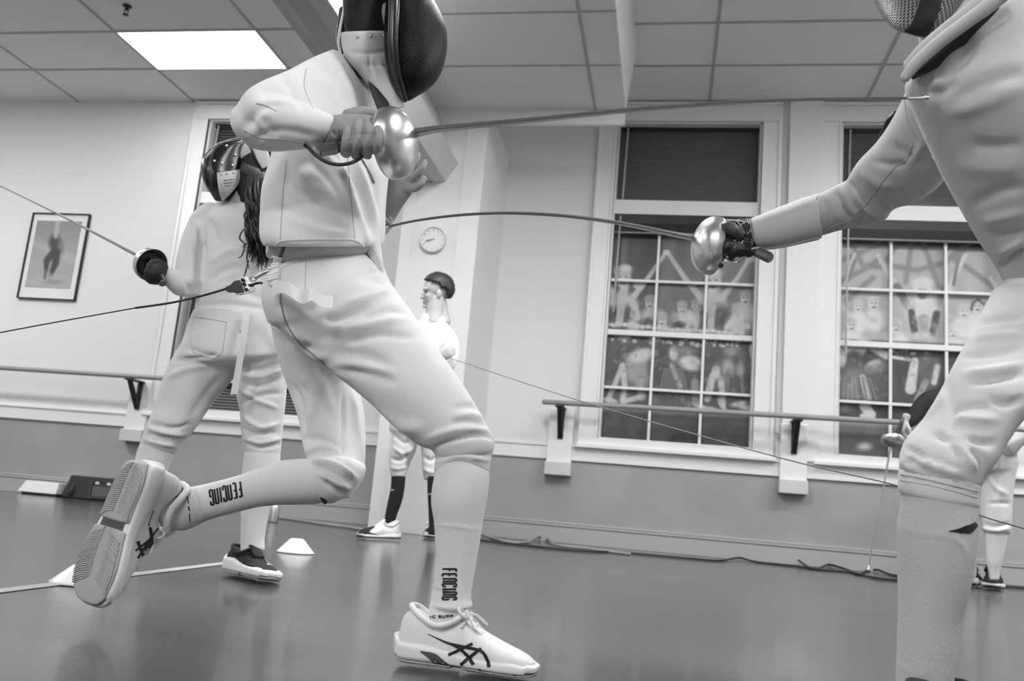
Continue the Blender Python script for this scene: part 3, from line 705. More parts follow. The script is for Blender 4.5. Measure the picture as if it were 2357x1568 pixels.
# tape line running away along the strip
p0, p1 = Z(-60, 1368, .001), Z(548, 1293, .001); d = (p1-p0)/np.linalg.norm(p1-p0); s_ = np.array([-d[1], d[0], 0])*.019
g = G(); g.add([p0-s_, p0+s_, p1+s_, p1-s_, p0-s_+[0, 0, .0012], p0+s_+[0, 0, .0012], p1+s_+[0, 0, .0012], p1-s_+[0, 0, .0012]], [(3, 2, 1, 0), (4, 5, 6, 7), (0, 1, 5, 4), (1, 2, 6, 5), (2, 3, 7, 6), (3, 0, 4, 7)])
tag(g.build('floor_tape', tape_m, smooth=False), 'pale tape line on the wooden floor passing behind the raised shoe', 'floor tape')
# cables along the skirting
def fcable(px, label, m, r=.007, lift=None):
    pts = []
    for i, (x, y) in enumerate(px):
        p = Z(x, y, r); 
        if p[1] > D-.06: p = P(x, y, D-.06)
        p[2] = max(p[2], r+.001); pts.append(p)
    g = G(); g.add(*sweep(pts, r, 8, sub=5)); return tag(g.build('floor_cable', m), label, 'cable')
fcable([(636, 1191), (700, 1200), (760, 1209), (800, 1214), (832, 1220)], 'pale cable on the floor along the skirting left of the standing boy', cable_m, .010)
fcable([(1090, 1224), (1130, 1238), (1175, 1249), (1215, 1248), (1240, 1235), (1262, 1242), (1280, 1255), (1340, 1262), (1400, 1270), (1450, 1276)], 'pale looped cable on the floor right of the front leg', cable_m, .009)
fcable([(1100, 1243), (1200, 1255), (1330, 1268), (1430, 1272), (1520, 1280), (1600, 1287), (1660, 1291), (1700, 1284), (1740, 1294), (1830, 1304), (1880, 1311), (1960, 1318), (2010, 1330), (2080, 1337), (2200, 1345)], 'dark cable lying along the grey skirting below the right windows', cabled_m, .007)
fcable([(1838, 1290), (1862, 1307), (1885, 1309), (1905, 1300), (1922, 1303), (1950, 1312), (1975, 1322), (1996, 1314), (2020, 1312), (2045, 1322), (2080, 1328), (2210, 1338)], 'dark kinked cable on the floor below the far right window', cabled_m, .008)
fcable([(2200, 1338), (2240, 1340), (2310, 1350), (2357, 1354), (2420, 1362)], 'dark cable on the floor right of the background black shoe', cabled_m, .008)
# small metal canister by the skirting behind the girl's ankle
c0 = Z(628, 1203, 0); r = empty('metal_bottle', c0, 'small shiny metal bottle standing by the skirting behind the black shoe', 'bottle')
g = G(); g.add(*lathe([(0, 0), (.032, 0), (.034, .01), (.034, .1), (.03, .125), (.016, .14), (.016, .15)], c0, (0, 0, 1), 24)); g.build('body', chrome, r)
g = G(); g.add(*lathe([(.019, .148), (.019, .172), (.0, .174)], c0, (0, 0, 1), 20)); g.build('cap', blackm, r)
# reel wires
def wire(pts, r, m, label, name='reel_wire'):
    g = G(); g.add(*sweep(pts, r, 6, sub=6)); return tag(g.build(name, m), label, 'wire')
wire([P(1000, 812, 3.4), P(1025, 821, 3.35), P(1310, 915, 2.75), P(1600, 1000, 2.35), P(1850, 1068, 2.1), P(2080, 1122, 1.95), P(2250, 1185, 1.85), P(2357, 1217, 1.8), P(2460, 1250, 1.75)], .0016, mat('wire_grey', 120, .5), 'thin grey wire slanting across the room behind both fencers')
# ---------------------------------------------------------------- people kit
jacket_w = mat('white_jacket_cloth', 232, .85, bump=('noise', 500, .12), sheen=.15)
jacket_d = mat('white_jacket_cloth_shaded', 194, .9, bump=('noise', 420, .18), sheen=.1)  # toned down evenly, carries the right fencer's shade in the cloth colour
breech_m = mat('white_breeches_cloth', 212, .85, bump=('noise', 480, .14), sheen=.15)
breech_d = mat('white_breeches_rough', 212, .9, bump=('noise', 420, .16), sheen=.1)  # same tone as the other breeches, slightly rougher
lining = mat('under_jacket_cloth', 176, .9, bump=('noise', 400, .15))
sock_m = mat('white_ribbed_sock', 222, .95, bump=('waveZ', 190, .25, .6))
sockh_m = mat('white_ribbed_sock_sideways', 222, .95, bump=('waveX', 190, .25, .6))
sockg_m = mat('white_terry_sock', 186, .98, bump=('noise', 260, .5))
sock_b = mat('black_sock', 24, .9, bump=('waveZ', 120, .2))
seam_m = mat('seam_thread', 182, .9)
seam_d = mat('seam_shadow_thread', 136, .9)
skin_m = mat('skin', 186, .55, bump=('noise', 120, .08))
skin_dm = mat('skin_tan', 150, .55, bump=('noise', 120, .10))
hair_m = mat('dark_hair', 44, .5, bump=('noise', 200, .4))
glove_g = mat('grey_glove', 150, .75, bump=('noise', 260, .3), vary=(30, .12))
glove_b = mat('black_glove', 26, .7, bump=('noise', 200, .4))
leather_b = mat('black_leather', 30, .45)
ink = mat('black_print', 14, .6)
lace_m = mat('white_lace', 222, .8)
shoe_w = mat('white_shoe_upper', 226, .6, bump=('noise', 300, .3))
shoe_sole = mat('white_midsole', 224, .5)
shoe_grey = mat('dark_grey_shank', 74, .5)
sole_m = mat('grey_white_outsole', 170, .6)
shoe_b = mat('black_shoe_knit', 22, .8, bump=('noise', 300, .4))
strap_m = mat('white_webbing', 224, .8, bump=('waveX', 200, .2))
bib_m = mat('white_bib_cloth', 218, .85, bump=('noise', 300, .15))
trim_b = mat('black_vinyl', 14, .3, spec=.6)

def wire_mesh(name, base, wire, pitch):
    """woven steel wire of a fencing mask, laid out over the curved front (per-vertex 'weave' coordinates in metres)"""
    m = bpy.data.materials.new(name); m.use_nodes = True; nt = m.node_tree; b = nt.nodes['Principled BSDF']; N = nt.nodes.new; Lk = nt.links.new
    at_ = N('ShaderNodeAttribute'); at_.attribute_name = 'weave'; sp = N('ShaderNodeSeparateXYZ'); Lk(at_.outputs['Vector'], sp.inputs[0]); ws = []
    for i in (0, 1):
        k = N('ShaderNodeMath'); k.operation = 'MULTIPLY'; Lk(sp.outputs[i], k.inputs[0]); k.inputs[1].default_value = 2*math.pi/pitch
        c = N('ShaderNodeMath'); c.operation = 'COSINE'; Lk(k.outputs[0], c.inputs[0]); ws.append(c)
    mx = N('ShaderNodeMath'); mx.operation = 'MAXIMUM'; Lk(ws[0].outputs[0], mx.inputs[0]); Lk(ws[1].outputs[0], mx.inputs[1])
    r = N('ShaderNodeMapRange'); r.inputs['From Min'].default_value = .1; r.inputs['From Max'].default_value = .8; r.inputs['To Min'].default_value = lin(base); r.inputs['To Max'].default_value = lin(wire)
    Lk(mx.outputs[0], r.inputs['Value']); Lk(r.outputs['Result'], b.inputs['Base Color']); b.inputs['Roughness'].default_value = .45; b.inputs['Specular IOR Level'].default_value = .18
    bp = N('ShaderNodeBump'); bp.inputs['Strength'].default_value = .5; bp.inputs['Distance'].default_value = .001; Lk(mx.outputs[0], bp.inputs['Height']); Lk(bp.outputs['Normal'], b.inputs['Normal'])
    return m
def weave(o, c, up):
    v = co(o.data)-np.asarray(c); u = np.asarray(up, float); u /= np.linalg.norm(u); a = np.cross(u, [0, 1., 0]); a /= np.linalg.norm(a); b = np.cross(u, a)
    rr = np.linalg.norm(v, axis=1).mean(); th = np.arctan2(v@b, -(v@a)); ph = np.arctan2(v@u, np.hypot(v@a, v@b))
    x = th*rr*np.cos(ph*.8); y = ph*rr; w_ = np.stack([(x+y)*.7071, (x-y)*.7071, 0*x], 1)
    at_ = o.data.attributes.new('weave', 'FLOAT_VECTOR', 'POINT'); at_.data.foreach_set('vector', w_.astype(np.float32).ravel())
mesh_dark = wire_mesh('black_wire_mesh', 2, 15, .0027)
mesh_grey = wire_mesh('grey_wire_mesh', 30, 150, .0036)

def person(loc, label): return empty('person', loc, label, 'person')
def garment(name, m, parent, tubes, voxel, smooth=6, fl=None, rump=None, label=None):
    me = union(tubes, voxel, smooth)
    if rump: rumple(me, *rump)
    if fl: folds(me, fl)
    o = link(name, me, m, parent)
    if label: o['label'] = label
    return o
def body(parent, tubes, m, voxel=.008, smooth=5):
    return link('body', union(tubes, voxel, smooth), m, parent)

def chain(px, rad, n=10, sub=4):
    """finger-like chain through photo points (x, y, Y); rad in metres"""
    return sweep([P(*q) for q in px], rad, n, sub=sub)
def limb(pts, rad, n=20, sub=4): return sweep(pts, rad, n, sub=sub)

def hand3d(wrist, F, N_, S, curl=(.3, .3, .3, .3), spread=.0, k=1.0, r=.0085, thumb=(.5, .3)):
    """open or curled hand: F towards the fingers, N_ palm normal, S towards the thumb side"""
    wrist, F, N_, S = [np.asarray(q, float) for q in (wrist, F, N_, S)]
    F = F/np.linalg.norm(F); S = S-F*(S@F); S /= np.linalg.norm(S); N_ = np.cross(F, S) if np.cross(F, S)@N_ > 0 else np.cross(S, F)
    out = []
    rings = []
    for f_, w_, t_ in ((-.03, .026, .021), (0, .027, .020), (.03, .036, .018), (.06, .041, .016), (.085, .040, .013)):
        c = wrist+F*f_*k+S*.002*k; rings.append([c+S*w_*k*se(math.cos(a), 2.6)+N_*t_*k*se(math.sin(a), 2.4) for a in np.linspace(0, 2*math.pi, 20, endpoint=False)])
    out.append(loft(rings, .5, .5))
    for i, (s_, l_, b_) in enumerate(((.029, .070, .082), (.0095, .079, .086), (-.0105, .073, .083), (-.0285, .057, .076))):
        p = wrist+F*b_*k+S*s_*k; a = .12; pts = [p-F*.02*k, p]; d0 = F+S*s_*spread
        for seg, fr in enumerate((.45, .32, .23)):
            a += curl[i]*(1.0, 1.15, .8)[seg]; p = p+(d0*math.cos(a)+N_*math.sin(a))*l_*fr*k; pts.append(p)
        out.append(sweep(pts, [r*1.1*k, r*1.1*k, r*k, r*.95*k, r*.78*k], 10, sub=3))
    p = wrist+F*.022*k+S*.026*k+N_*.006*k; t0, t1 = thumb; d = F*.62+S*t0*1.4+N_*t1; d /= np.linalg.norm(d); q = p+d*.045*k; d2 = F*.85+S*t0*.5+N_*t1*1.5; d2 /= np.linalg.norm(d2)
    out.append(sweep([p-d*.02*k, p, q, q+d2*.032*k, q+d2*.05*k], [.013*k, .0135*k, r*1.15*k, r*1.1*k, r*.8*k], 10, sub=3))
    return out

def head3d(c, face, up, k=1.0, bald=False):
    """head with brow, nose, lips, chin and ears; c is the centre of the skull, face the viewing direction"""
    c = np.asarray(c, float); f = np.asarray(face, float); f /= np.linalg.norm(f); u = np.asarray(up, float); u = u-f*(u@f); u /= np.linalg.norm(u); s = np.cross(f, u)
    def at(a, b, e=0): return c+(f*a+u*b+s*e)*k
    def el(a, b, e, ra, rb, re, tilt=0):
        ct, st = math.cos(tilt), math.sin(tilt); A = np.stack([(f*ct+u*st)*ra*k, (u*ct-f*st)*rb*k, s*re*k], 1); return sphere(at(a, b, e), A, 20, 14)
    out = [el(-.012, .030, 0, .096, .086, .076), el(.030, -.030, 0, .058, .078, .060), el(.046, -.078, 0, .034, .028, .036), el(.010, -.055, 0, .055, .045, .056),
           el(.072, .022, .0, .016, .011, .048), el(.086, -.020, 0, .013, .026, .012, -.35), el(.098, -.034, 0, .0125, .011, .0135), el(.082, -.060, 0, .0105, .0065, .021), el(.080, -.0695, 0, .0105, .007, .019), el(.078, -.094, 0, .015, .014, .018),
           el(.062, -.022, .032, .018, .020, .020), el(.062, -.022, -.032, .018, .020, .020)]
    for e in (1, -1):
        out += [el(-.008, -.012, .078*e, .018, .030, .007, .2), el(-.014, -.012, .084*e, .012, .022, .006, .2)]
    out.append(sweep([at(-.02, -.05), at(-.028, -.10), at(-.036, -.16), at(-.04, -.2)], [.052*k, .054*k, .056*k, .066*k], 20, sub=3))
    eyes = [sphere(at(.071, .002, .031*e), .0105*k, 12, 8) for e in (1, -1)]
    return out, eyes, at

# ---- shoes: built heel to toe in their own frame, then turned into place
class Frame:
    def __init__(s, o, f, u):
        s.o = np.asarray(o, float); f = np.asarray(f, float); s.f = f/np.linalg.norm(f); u = np.asarray(u, float); u = u-s.f*(u@s.f); s.u = u/np.linalg.norm(u); s.s = np.cross(s.u, s.f)
    def __call__(s, x, y, z): return s.o+s.f*x+s.s*y+s.u*z
def shoe(parent, fr, L=.27, upper_m=None, sole_mat=None, out_m=None, k=None, low=False, tread=True, thick=1.0, bend=0.0, ky=None):
    """running shoe: upper, midsole, treaded outsole, tongue and laces; returns the upper"""
    k = k or L/.27; ky = ky or k
    def bz(x): t = max(0, x/L-.68)/.32; return bend*t*t*L            # toe spring / bend at the ball
    #       x/L   zbot   ztop  halfw  side shift
    st = [(0.0, .016, .066, .013, 0), (.025, .010, .088, .024, 0), (.10, .008, .100, .031, 0), (.19, .008, .088, .033, 0), (.29, .008, .074, .033, .001), (.39, .008, .078, .034, .002), (.47, .008, .090, .036, .003), (.55, .008, .080, .039, .004), (.66, .008, .066, .044, .004), (.77, .008, .054, .046, .002), (.87, .008, .045, .042, -.001), (.94, .009, .038, .036, -.004), (.985, .010, .031, .025, -.006), (1.0, .012, .027, .015, -.007)]
    if low: st = [(a, b, c*.86, d, e) for a, b, c, d, e in st]
    q = catmull(np.array(st), 5)
    def ring(x, zb, zt, hw, sh, ex_t=2.2, ex_b=4.0, n=36):
        zc = zb+(zt-zb)*.34; r = []
        for a in np.linspace(0, 2*math.pi, n, endpoint=False):
            ca, sa = math.cos(a), math.sin(a); ex = ex_t if sa > 0 else ex_b; h = (zt-zc) if sa > 0 else (zc-zb)
            r.append(fr(x, (sh+hw*se(ca, ex))*ky, zc*k+h*k*se(sa, ex)+bz(x)))
        return r
    g = G(); g.add(*loft([ring(a*L, b+.008, c, d, e) for a, b, c, d, e in q], .3, .3)); up = g.build('shoe', upper_m, parent)
    # midsole, flared, thicker under the heel
    def sz(t): return ((.034-.013*min(1, max(0, (t-.25)/.5))-.012*max(0, (t-.82)/.18)**1.5)*thick+.003*math.sin(t*9))
    g = G(); rr = []
    for a, b, c, d, e in q:
        x = -.006+a*(L+.014); zb = b-.004 if .05 < a < .93 else b; rr.append(ring(x, zb, zb+sz(a), d*1.13+.002, e, 5, 3.2))
    g.add(*loft(rr, .5, .5)); ms = g.build('midsole', sole_mat, up); ms['label'] = 'sole of the shoe'
    # outsole: heel and forefoot pads with chevron tread, dark shank between
    if tread:
        om = out_m or sole_mat
        def pad(t0, t1, wk, dz, m, nm):
            qq = [r_ for r_ in q if t0 <= r_[0] <= t1]; g = G()
            g.add(*loft([[fr(-.004+a*(L+.010), (e+d*1.09*wk*se(math.cos(an), 3.2))*ky, (b-dz+.004+.004*math.sin(an))*k+bz(a*L)) for an in np.linspace(0, 2*math.pi, 28, endpoint=False)] for a, b, c, d, e in qq], .8, .8)); return g.build(nm, m, up)
        pad(0.0, .43, 1.0, .008, om, 'outsole'); pad(.50, 1.0, 1.0, .008, om, 'outsole'); pad(.385, .575, .80, .0055, shoe_grey, 'shank')
        g = G()
        for i in range(58):
            t = .03+.86*i/57
            if .405 < t < .535: continue
            j = np.argmin(abs(q[:, 0]-t)); a, b, c, d, e = q[j]; w_ = d*1.04
            for sgn in (1, -1):
                x = t*L; pts = [fr(x-(.012 if t > .5 else .005), (e+sgn*w_*.16)*ky, (b-.0085)*k+bz(x)), fr(x-.004, (e+sgn*w_*.4)*ky, (b-.0085)*k+bz(x)), fr(x-.001, (e+sgn*w_*.62)*ky, (b-.0085)*k+bz(x)), fr(x+.008, (e+sgn*w_*.98)*ky, (b-.007)*k+bz(x))]
                g.add(*sweep(catmull(pts, 3), .0013*k, 6))
        tr = g.build('tread', om, up); tr['kind'] = 'stuff'
    # padded collar round the ankle
    g = G(); zk = .88 if low else 1.0
    lp = [(.06, 0, .104), (.09, .019, .102), (.17, .029, .088), (.27, .031, .076), (.37, .028, .080), (.45, .017, .094), (.46, 0, .098)]
    lp = lp+[(a, -b, c) for a, b, c in lp[-2:0:-1]]; lp.append(lp[0])
    g.add(*sweep(catmull(np.array([fr(a*L, b*ky, c*k*zk) for a, b, c in lp]), 4), .0058*k, 10)); g.build('collar', upper_m, up)
    # tongue
    g = G(); g.add(*loft([[fr(x*L+dx*k, w_*math.cos(a)*k, (z+t_*math.sin(a))*k+bz(x*L)) for a in np.linspace(0, 2*math.pi, 16, endpoint=False)] for x, dx, z, w_, t_ in ((.62, 0, .066, .020, .006), (.54, 0, .080, .021, .006), (.47, -.002, .096, .021, .006), (.435, -.004, .108 if not low else .095, .019, .005))], .5, .5)); g.build('tongue', upper_m, up)
    return up
def laces(parent, fr, L, m, rows=5, bow=True, low=False):
    g = G(); k = L/.27
    for i in range(rows):
        t = .50+.055*i; z = (.090-.0135*i)*(.88 if low else 1); g.add(*sweep([fr(t*L-.006, -.027*k, (z-.013)*k), fr(t*L, -.012*k, (z+.002)*k), fr(t*L+.004, 0, (z+.006)*k), fr(t*L, .012*k, (z+.002)*k), fr(t*L-.006, .027*k, (z-.013)*k)], .0026*k, 6, sub=2))
        g.add(*sweep([fr(t*L-.006, -.027*k, (z-.013)*k), fr(t*L+.006, 0, (z+.003)*k), fr(t*L+.018, .027*k, (z-.022)*k)], .0024*k, 6, sub=2))
    if bow:
        z = .100*(.9 if low else 1)
        for s_ in (1, -1):
            g.add(*sweep([fr(.47*L, 0, z*k), fr(.44*L, s_*.022*k, (z+.012)*k), fr(.47*L, s_*.036*k, (z+.002)*k), fr(.50*L, s_*.020*k, (z-.006)*k), fr(.48*L, 0, z*k)], .0028*k, 6, sub=4))
            g.add(*sweep([fr(.48*L, 0, z*k), fr(.53*L, s_*.025*k, (z-.004)*k), fr(.60*L, s_*.046*k, (z-.022)*k)], .0028*k, 6, sub=4))
        g.add(*sphere(fr(.475*L, 0, (z+.002)*k), .006*k))
    return g.build('laces', m, parent)

# ---- lettering made of strokes on the surface it is printed on
GLYPH = {'F': [[(0, 0), (0, 1), (1, 1)], [(0, .52), (.8, .52)]], 'E': [[(1, 0), (0, 0), (0, 1), (1, 1)], [(0, .5), (.85, .5)]], 'N': [[(0, 0), (0, 1), (1, 1), (1, 0)]], 'C': [[(1, .25), (1, 0), (0, 0), (0, 1), (1, 1), (1, .75)]], 'I': [[(.5, 0), (.5, 1)]],
         'G': [[(1, .75), (1, 1), (0, 1), (0, 0), (1, 0), (1, .45), (.55, .45)]], 'S': [[(1, 1), (0, 1), (0, .5), (1, .5), (1, 0), (0, 0)]], 'U': [[(0, 1), (0, 0), (1, 0), (1, 1)]], 'P': [[(0, 0), (0, 1), (1, 1), (1, .45), (0, .45)]]}
def lettering(parent, bvh, text, o, d, u, w, h, gap, m, stroke, off=.0009):
    """text printed from photo point o along d with letter-up u (px vectors)"""
    o, d, u = [np.asarray(q, float) for q in (o, d, u)]; x = 0
    for chh in text:
        if chh == ' ': x += w*.8; continue
        ww = w*(.35 if chh == 'I' else 1); g = G()
        for pl in GLYPH[chh]: ribbon(g, bvh, [o+d*(x+p[0]*ww if chh != 'I' else x+ww*.5)+u*h*p[1] for p in pl], stroke, off, 2.0, thick=.001, across=2) if len(pl) == 2 else [ribbon(g, bvh, [o+d*(x+a[0]*ww)+u*h*a[1], o+d*(x+b_[0]*ww)+u*h*b_[1]], stroke, off, 2.0, thick=.001, across=2) for a, b_ in zip(pl[:-1], pl[1:])]
        g.build('letter', m, parent, smooth=False); x += ww+gap

# ---- epee
def epee(label, guard_c, axis, blade_pts, blade_w, bell_r, grip_pts, pommel_dir, bell_m=None, bell_d=.045, tone=None, group=None, pad=True):
    r = empty('epee', guard_c, label, 'fencing sword', group); ax = np.asarray(axis, float); ax /= np.linalg.norm(ax)
    prof = []
    for a in np.linspace(0, math.pi/2, 14): prof.append((bell_r*math.sin(a)+.0005, bell_d*math.cos(a)**.9 if a < 1.57 else 0))
    prof = [(r_, h_-.0) for r_, h_ in prof]+[(bell_r*1.012, -.004), (bell_r*1.0, -.009), (bell_r*.975, -.004)]+[(max(bell_r*math.sin(a)-.002, .0005), max(bell_d*math.cos(a)-.003, -.002)) for a in np.linspace(1.5, 0, 12)]
    g = G(); g.add(*lathe(prof, guard_c, ax, 48)); g.build('guard', bell_m or chrome2, r)
    if pad:
        g = G(); g.add(*lathe([(.012, bell_d*.25), (bell_r*.80, bell_d*.2), (bell_r*.80, bell_d*.1), (.012, bell_d*.1)], guard_c, ax, 32, closed=True)); g.build('guard_pad', leather_b, r)
    g = G(); bp = catmull(blade_pts, 8); n = len(bp); rings = []
    t = np.gradient(bp, axis=0); t /= np.linalg.norm(t, axis=1)[:, None]; ws = np.interp(np.linspace(0, 1, n), np.linspace(0, 1, len(blade_w)), blade_w)
    for i in range(n):
        s_ = np.cross(t[i], CAM-bp[i]); s_ /= np.linalg.norm(s_); w_ = np.cross(s_, t[i]); W_ = ws[i]
        rings.append([bp[i]+s_*W_*a+w_*W_*b for a, b in ((-1, -.5), (-.25, .35), (0, .1), (.25, .35), (1, -.5), (.3, -.75), (-.3, -.75))])
    g.add(*loft(rings, .1, .1)); bl = g.build('blade', tone or MATS['blade_steel'], r, smooth=False)
    g = G(); e = bp[-1]; d_ = t[-1]; w_ = blade_w[-1]
    g.add(*lathe([(0, -.022), (w_*1.0, -.02), (w_*1.35, -.016), (w_*1.35, .0), (w_*1.6, .001), (w_*1.6, .006), (w_*1.2, .0065), (w_*1.2, .010), (0, .0105)], e, d_, 14)); g.build('tip', chrome, bl)
    g = G(); g.add(*sweep(grip_pts, [.011, .012, .0105, .011], 12, sub=4)); g.build('grip', leather_b, r)
    p = np.asarray(grip_pts[-1], float); pd = np.asarray(pommel_dir, float); pd /= np.linalg.norm(pd)
    g = G(); g.add(*lathe([(.0, 0), (.008, 0), (.0125, .010), (.0125, .040), (.010, .043), (0, .043)], p, pd, 8)); g.build('pommel', MATS['pommel_steel'], r, smooth=False)
    return r, bl
mat('blade_steel', 158, .34, metal=1.0); mat('pommel_steel', 120, .35, metal=.9); mat('blade_light', 170, .35, metal=.8)
# ---------------------------------------------------------------- the running fencer in the middle
MAIN = person((P(1080, 1560, 1.47)[0], 1.5, 0), 'person in white fencing kit and black mask running to the right, rear foot raised')
torso_st = [(628, 566, 868, 566, 1.585, 1.35), (622, 540, 874, 546, 1.588, 1.35), (623, 487, 875, 490, 1.6, 1.35), (628, 430, 878, 440, 1.612, 1.35), (640, 380, 884, 390, 1.625, 1.3), (655, 320, 886, 330, 1.64, 1.3), (672, 260, 884, 275, 1.655, 1.25), (688, 205, 872, 225, 1.668, 1.2), (708, 165, 852, 180, 1.68, 1.1), (738, 137, 830, 150, 1.69, 1.0), (770, 126, 808, 134, 1.695, 0.9)]
torso = T(torso_st, .04, .3, n=56)
flap = T([(815, 556, 872, 540, 1.585, .9), (838, 575, 879, 585, 1.585, .8), (858, 603, 883, 615, 1.585, .7), (872, 628, 886, 640, 1.59, .6)], .3, .5, n=24)
tail = T([(624, 550, 640, 556, 1.60, 3.4), (617, 580, 634, 578, 1.60, 3.2), (615, 594, 622, 596, 1.60, 3.0)], .3, .4, n=20)
uarm_st = [(775, 128, 852, 262, 1.625, 1.0), (725, 150, 800, 300, 1.53, 1.0), (668, 178, 735, 318, 1.43, 1.0), (612, 200, 672, 332, 1.37, 1.0), (572, 222, 622, 335, 1.34, 1.0), (548, 252, 590, 326, 1.33, .95)]
uarm = T(uarm_st, .5, .75, n=36)
farm_st = [(552, 250, 560, 318, 1.33, 1.0), (585, 222, 575, 335, 1.33, 1.0), (640, 222, 622, 346, 1.345, .95), (700, 238, 672, 345, 1.36, .9), (740, 256, 712, 341, 1.375, .9), (770, 268, 742, 332, 1.385, .9)]
farm = T(farm_st, .6, .15, n=36)
larm_st = [(838, 300, 880, 320, 1.80, 1.2), (842, 420, 886, 425, 1.86, 1.2), (840, 500, 884, 540, 1.84, 1.1), (858, 515, 884, 545, 1.80, 1.0), (876, 488, 908, 516, 1.75, .9)]
larm = T(larm_st, .4, .05, n=30)
fl = [([(560, 300), (600, 250), (650, 232)], 12, -0.006), ([(590, 215), (640, 210), (700, 240)], 14, -0.0075), ([(575, 330), (640, 300), (735, 315)], 9, -0.0045), ([(640, 175), (680, 210), (700, 260)], 10, -0.006), ([(610, 236), (660, 232), (700, 246)], 8, 0.0045),
      ([(650, 380), (690, 430), (760, 480)], 12, -0.0075), ([(665, 370), (720, 430), (800, 470)], 12, 0.006), ([(640, 470), (700, 500), (790, 520)], 12, -0.009), ([(660, 500), (740, 530), (810, 540)], 10, 0.006), ([(640, 520), (652, 440), (668, 370)], 9, -0.0045),
      ([(800, 380), (830, 450), (860, 540)], 9, -0.009), ([(820, 370), (846, 440), (868, 520)], 7, 0.0075), ([(845, 370), (862, 430), (872, 490)], 6, -0.006), ([(780, 360), (810, 460), (850, 560)], 7, 0.0075), ([(700, 360), (760, 420), (800, 500)], 10, -0.006), ([(735, 345), (790, 400), (830, 470)], 8, 0.006),
      ([(700, 180), (760, 200), (830, 210)], 20, 0.003), ([(560, 270), (585, 290), (610, 320)], 10, -0.0045), ([(600, 270), (620, 290), (640, 320)], 9, -0.0045), ([(850, 575), (868, 605), (882, 635)], 5, -0.003)]
J = garment('jacket', jacket_w, MAIN, [torso, flap, tail, uarm, farm, larm], .0042, 5, fl)
bj = Bvh(J)
g = G()
seam(g, bj, [(660, 372), (652, 440), (648, 500), (645, 552)], .0011); seam(g, bj, [(800, 365), (806, 430), (812, 500), (817, 550)], .0011); seam(g, bj, [(590, 238), (612, 243), (636, 256)], .0011); seam(g, bj, [(560, 300), (600, 318), (650, 322), (700, 330)], .0013); seam(g, bj, [(705, 158), (700, 200), (720, 250)], .0008); g.build('seam', seam_m, J)
g = G(); seam(g, bj, [(622, 590), (632, 572), (646, 556), (700, 552), (760, 551), (815, 553), (840, 570), (860, 602), (876, 632)], .0021, step=5); g.build('hem_binding', jacket_w, J)
g = G(); seam(g, bj, [(720, 345), (725, 352), (729, 360)], .002); 
# grey under-jacket showing below the hem
und = T([(634, 535, 866, 540, 1.588, 1.3), (638, 572, 868, 568, 1.592, 1.29), (648, 616, 848, 588, 1.60, 1.15)], .2, .2, n=40)
U = garment('under_jacket', lining, MAIN, [und], .006, 3); g = G(); ribbon(g, Bvh(U), [(656, 560), (649, 580), (641, 604)], [9, 7, 5], .0015, 3, thick=.001); g.build('dark_strap', trim_b, U)
# breeches
hip_st = [(640, 612, 838, 567, 1.60, 1.32), (624, 640, 868, 600, 1.60, 1.30), (620, 690, 890, 650, 1.58, 1.25), (630, 740, 915, 690, 1.57, 1.1)]
hip = T(hip_st, .12, .3, n=48)
fth_st = [(622, 690, 880, 632, 1.57, 1.15), (655, 760, 918, 682, 1.54, .95), (708, 812, 962, 742, 1.52, .85), (775, 862, 1003, 800, 1.50, .8), (842, 917, 1048, 860, 1.48, .78), (905, 973, 1090, 925, 1.47, .78), (960, 1022, 1122, 982, 1.465, .8), (996, 1036, 1138, 1012, 1.465, .85), (1002, 1050, 1136, 1040, 1.465, .85)]
fth = T(fth_st, .3, .25, n=48)
rth_st = [(624, 700, 760, 720, 1.70, 1.1), (640, 790, 800, 840, 1.70, 1.0), (655, 850, 822, 900, 1.69, .95), (672, 905, 834, 950, 1.68, .9), (692, 965, 838, 1010, 1.66, .9), (700, 1020, 837, 1065, 1.64, .9), (712, 1060, 832, 1100, 1.62, .9), (735, 1095, 822, 1122, 1.60, .9), (752, 1120, 808, 1140, 1.59, .9)]
rth = T(rth_st, .3, .6, n=44)
rkn_st = [(830, 1064, 800, 1138, 1.60, 1.0), (800, 1052, 770, 1158, 1.58, 1.0), (745, 1050, 742, 1160, 1.57, 1.0), (712, 1058, 738, 1160, 1.57, .95)]
rkn = T(rkn_st, .7, .1, n=36)
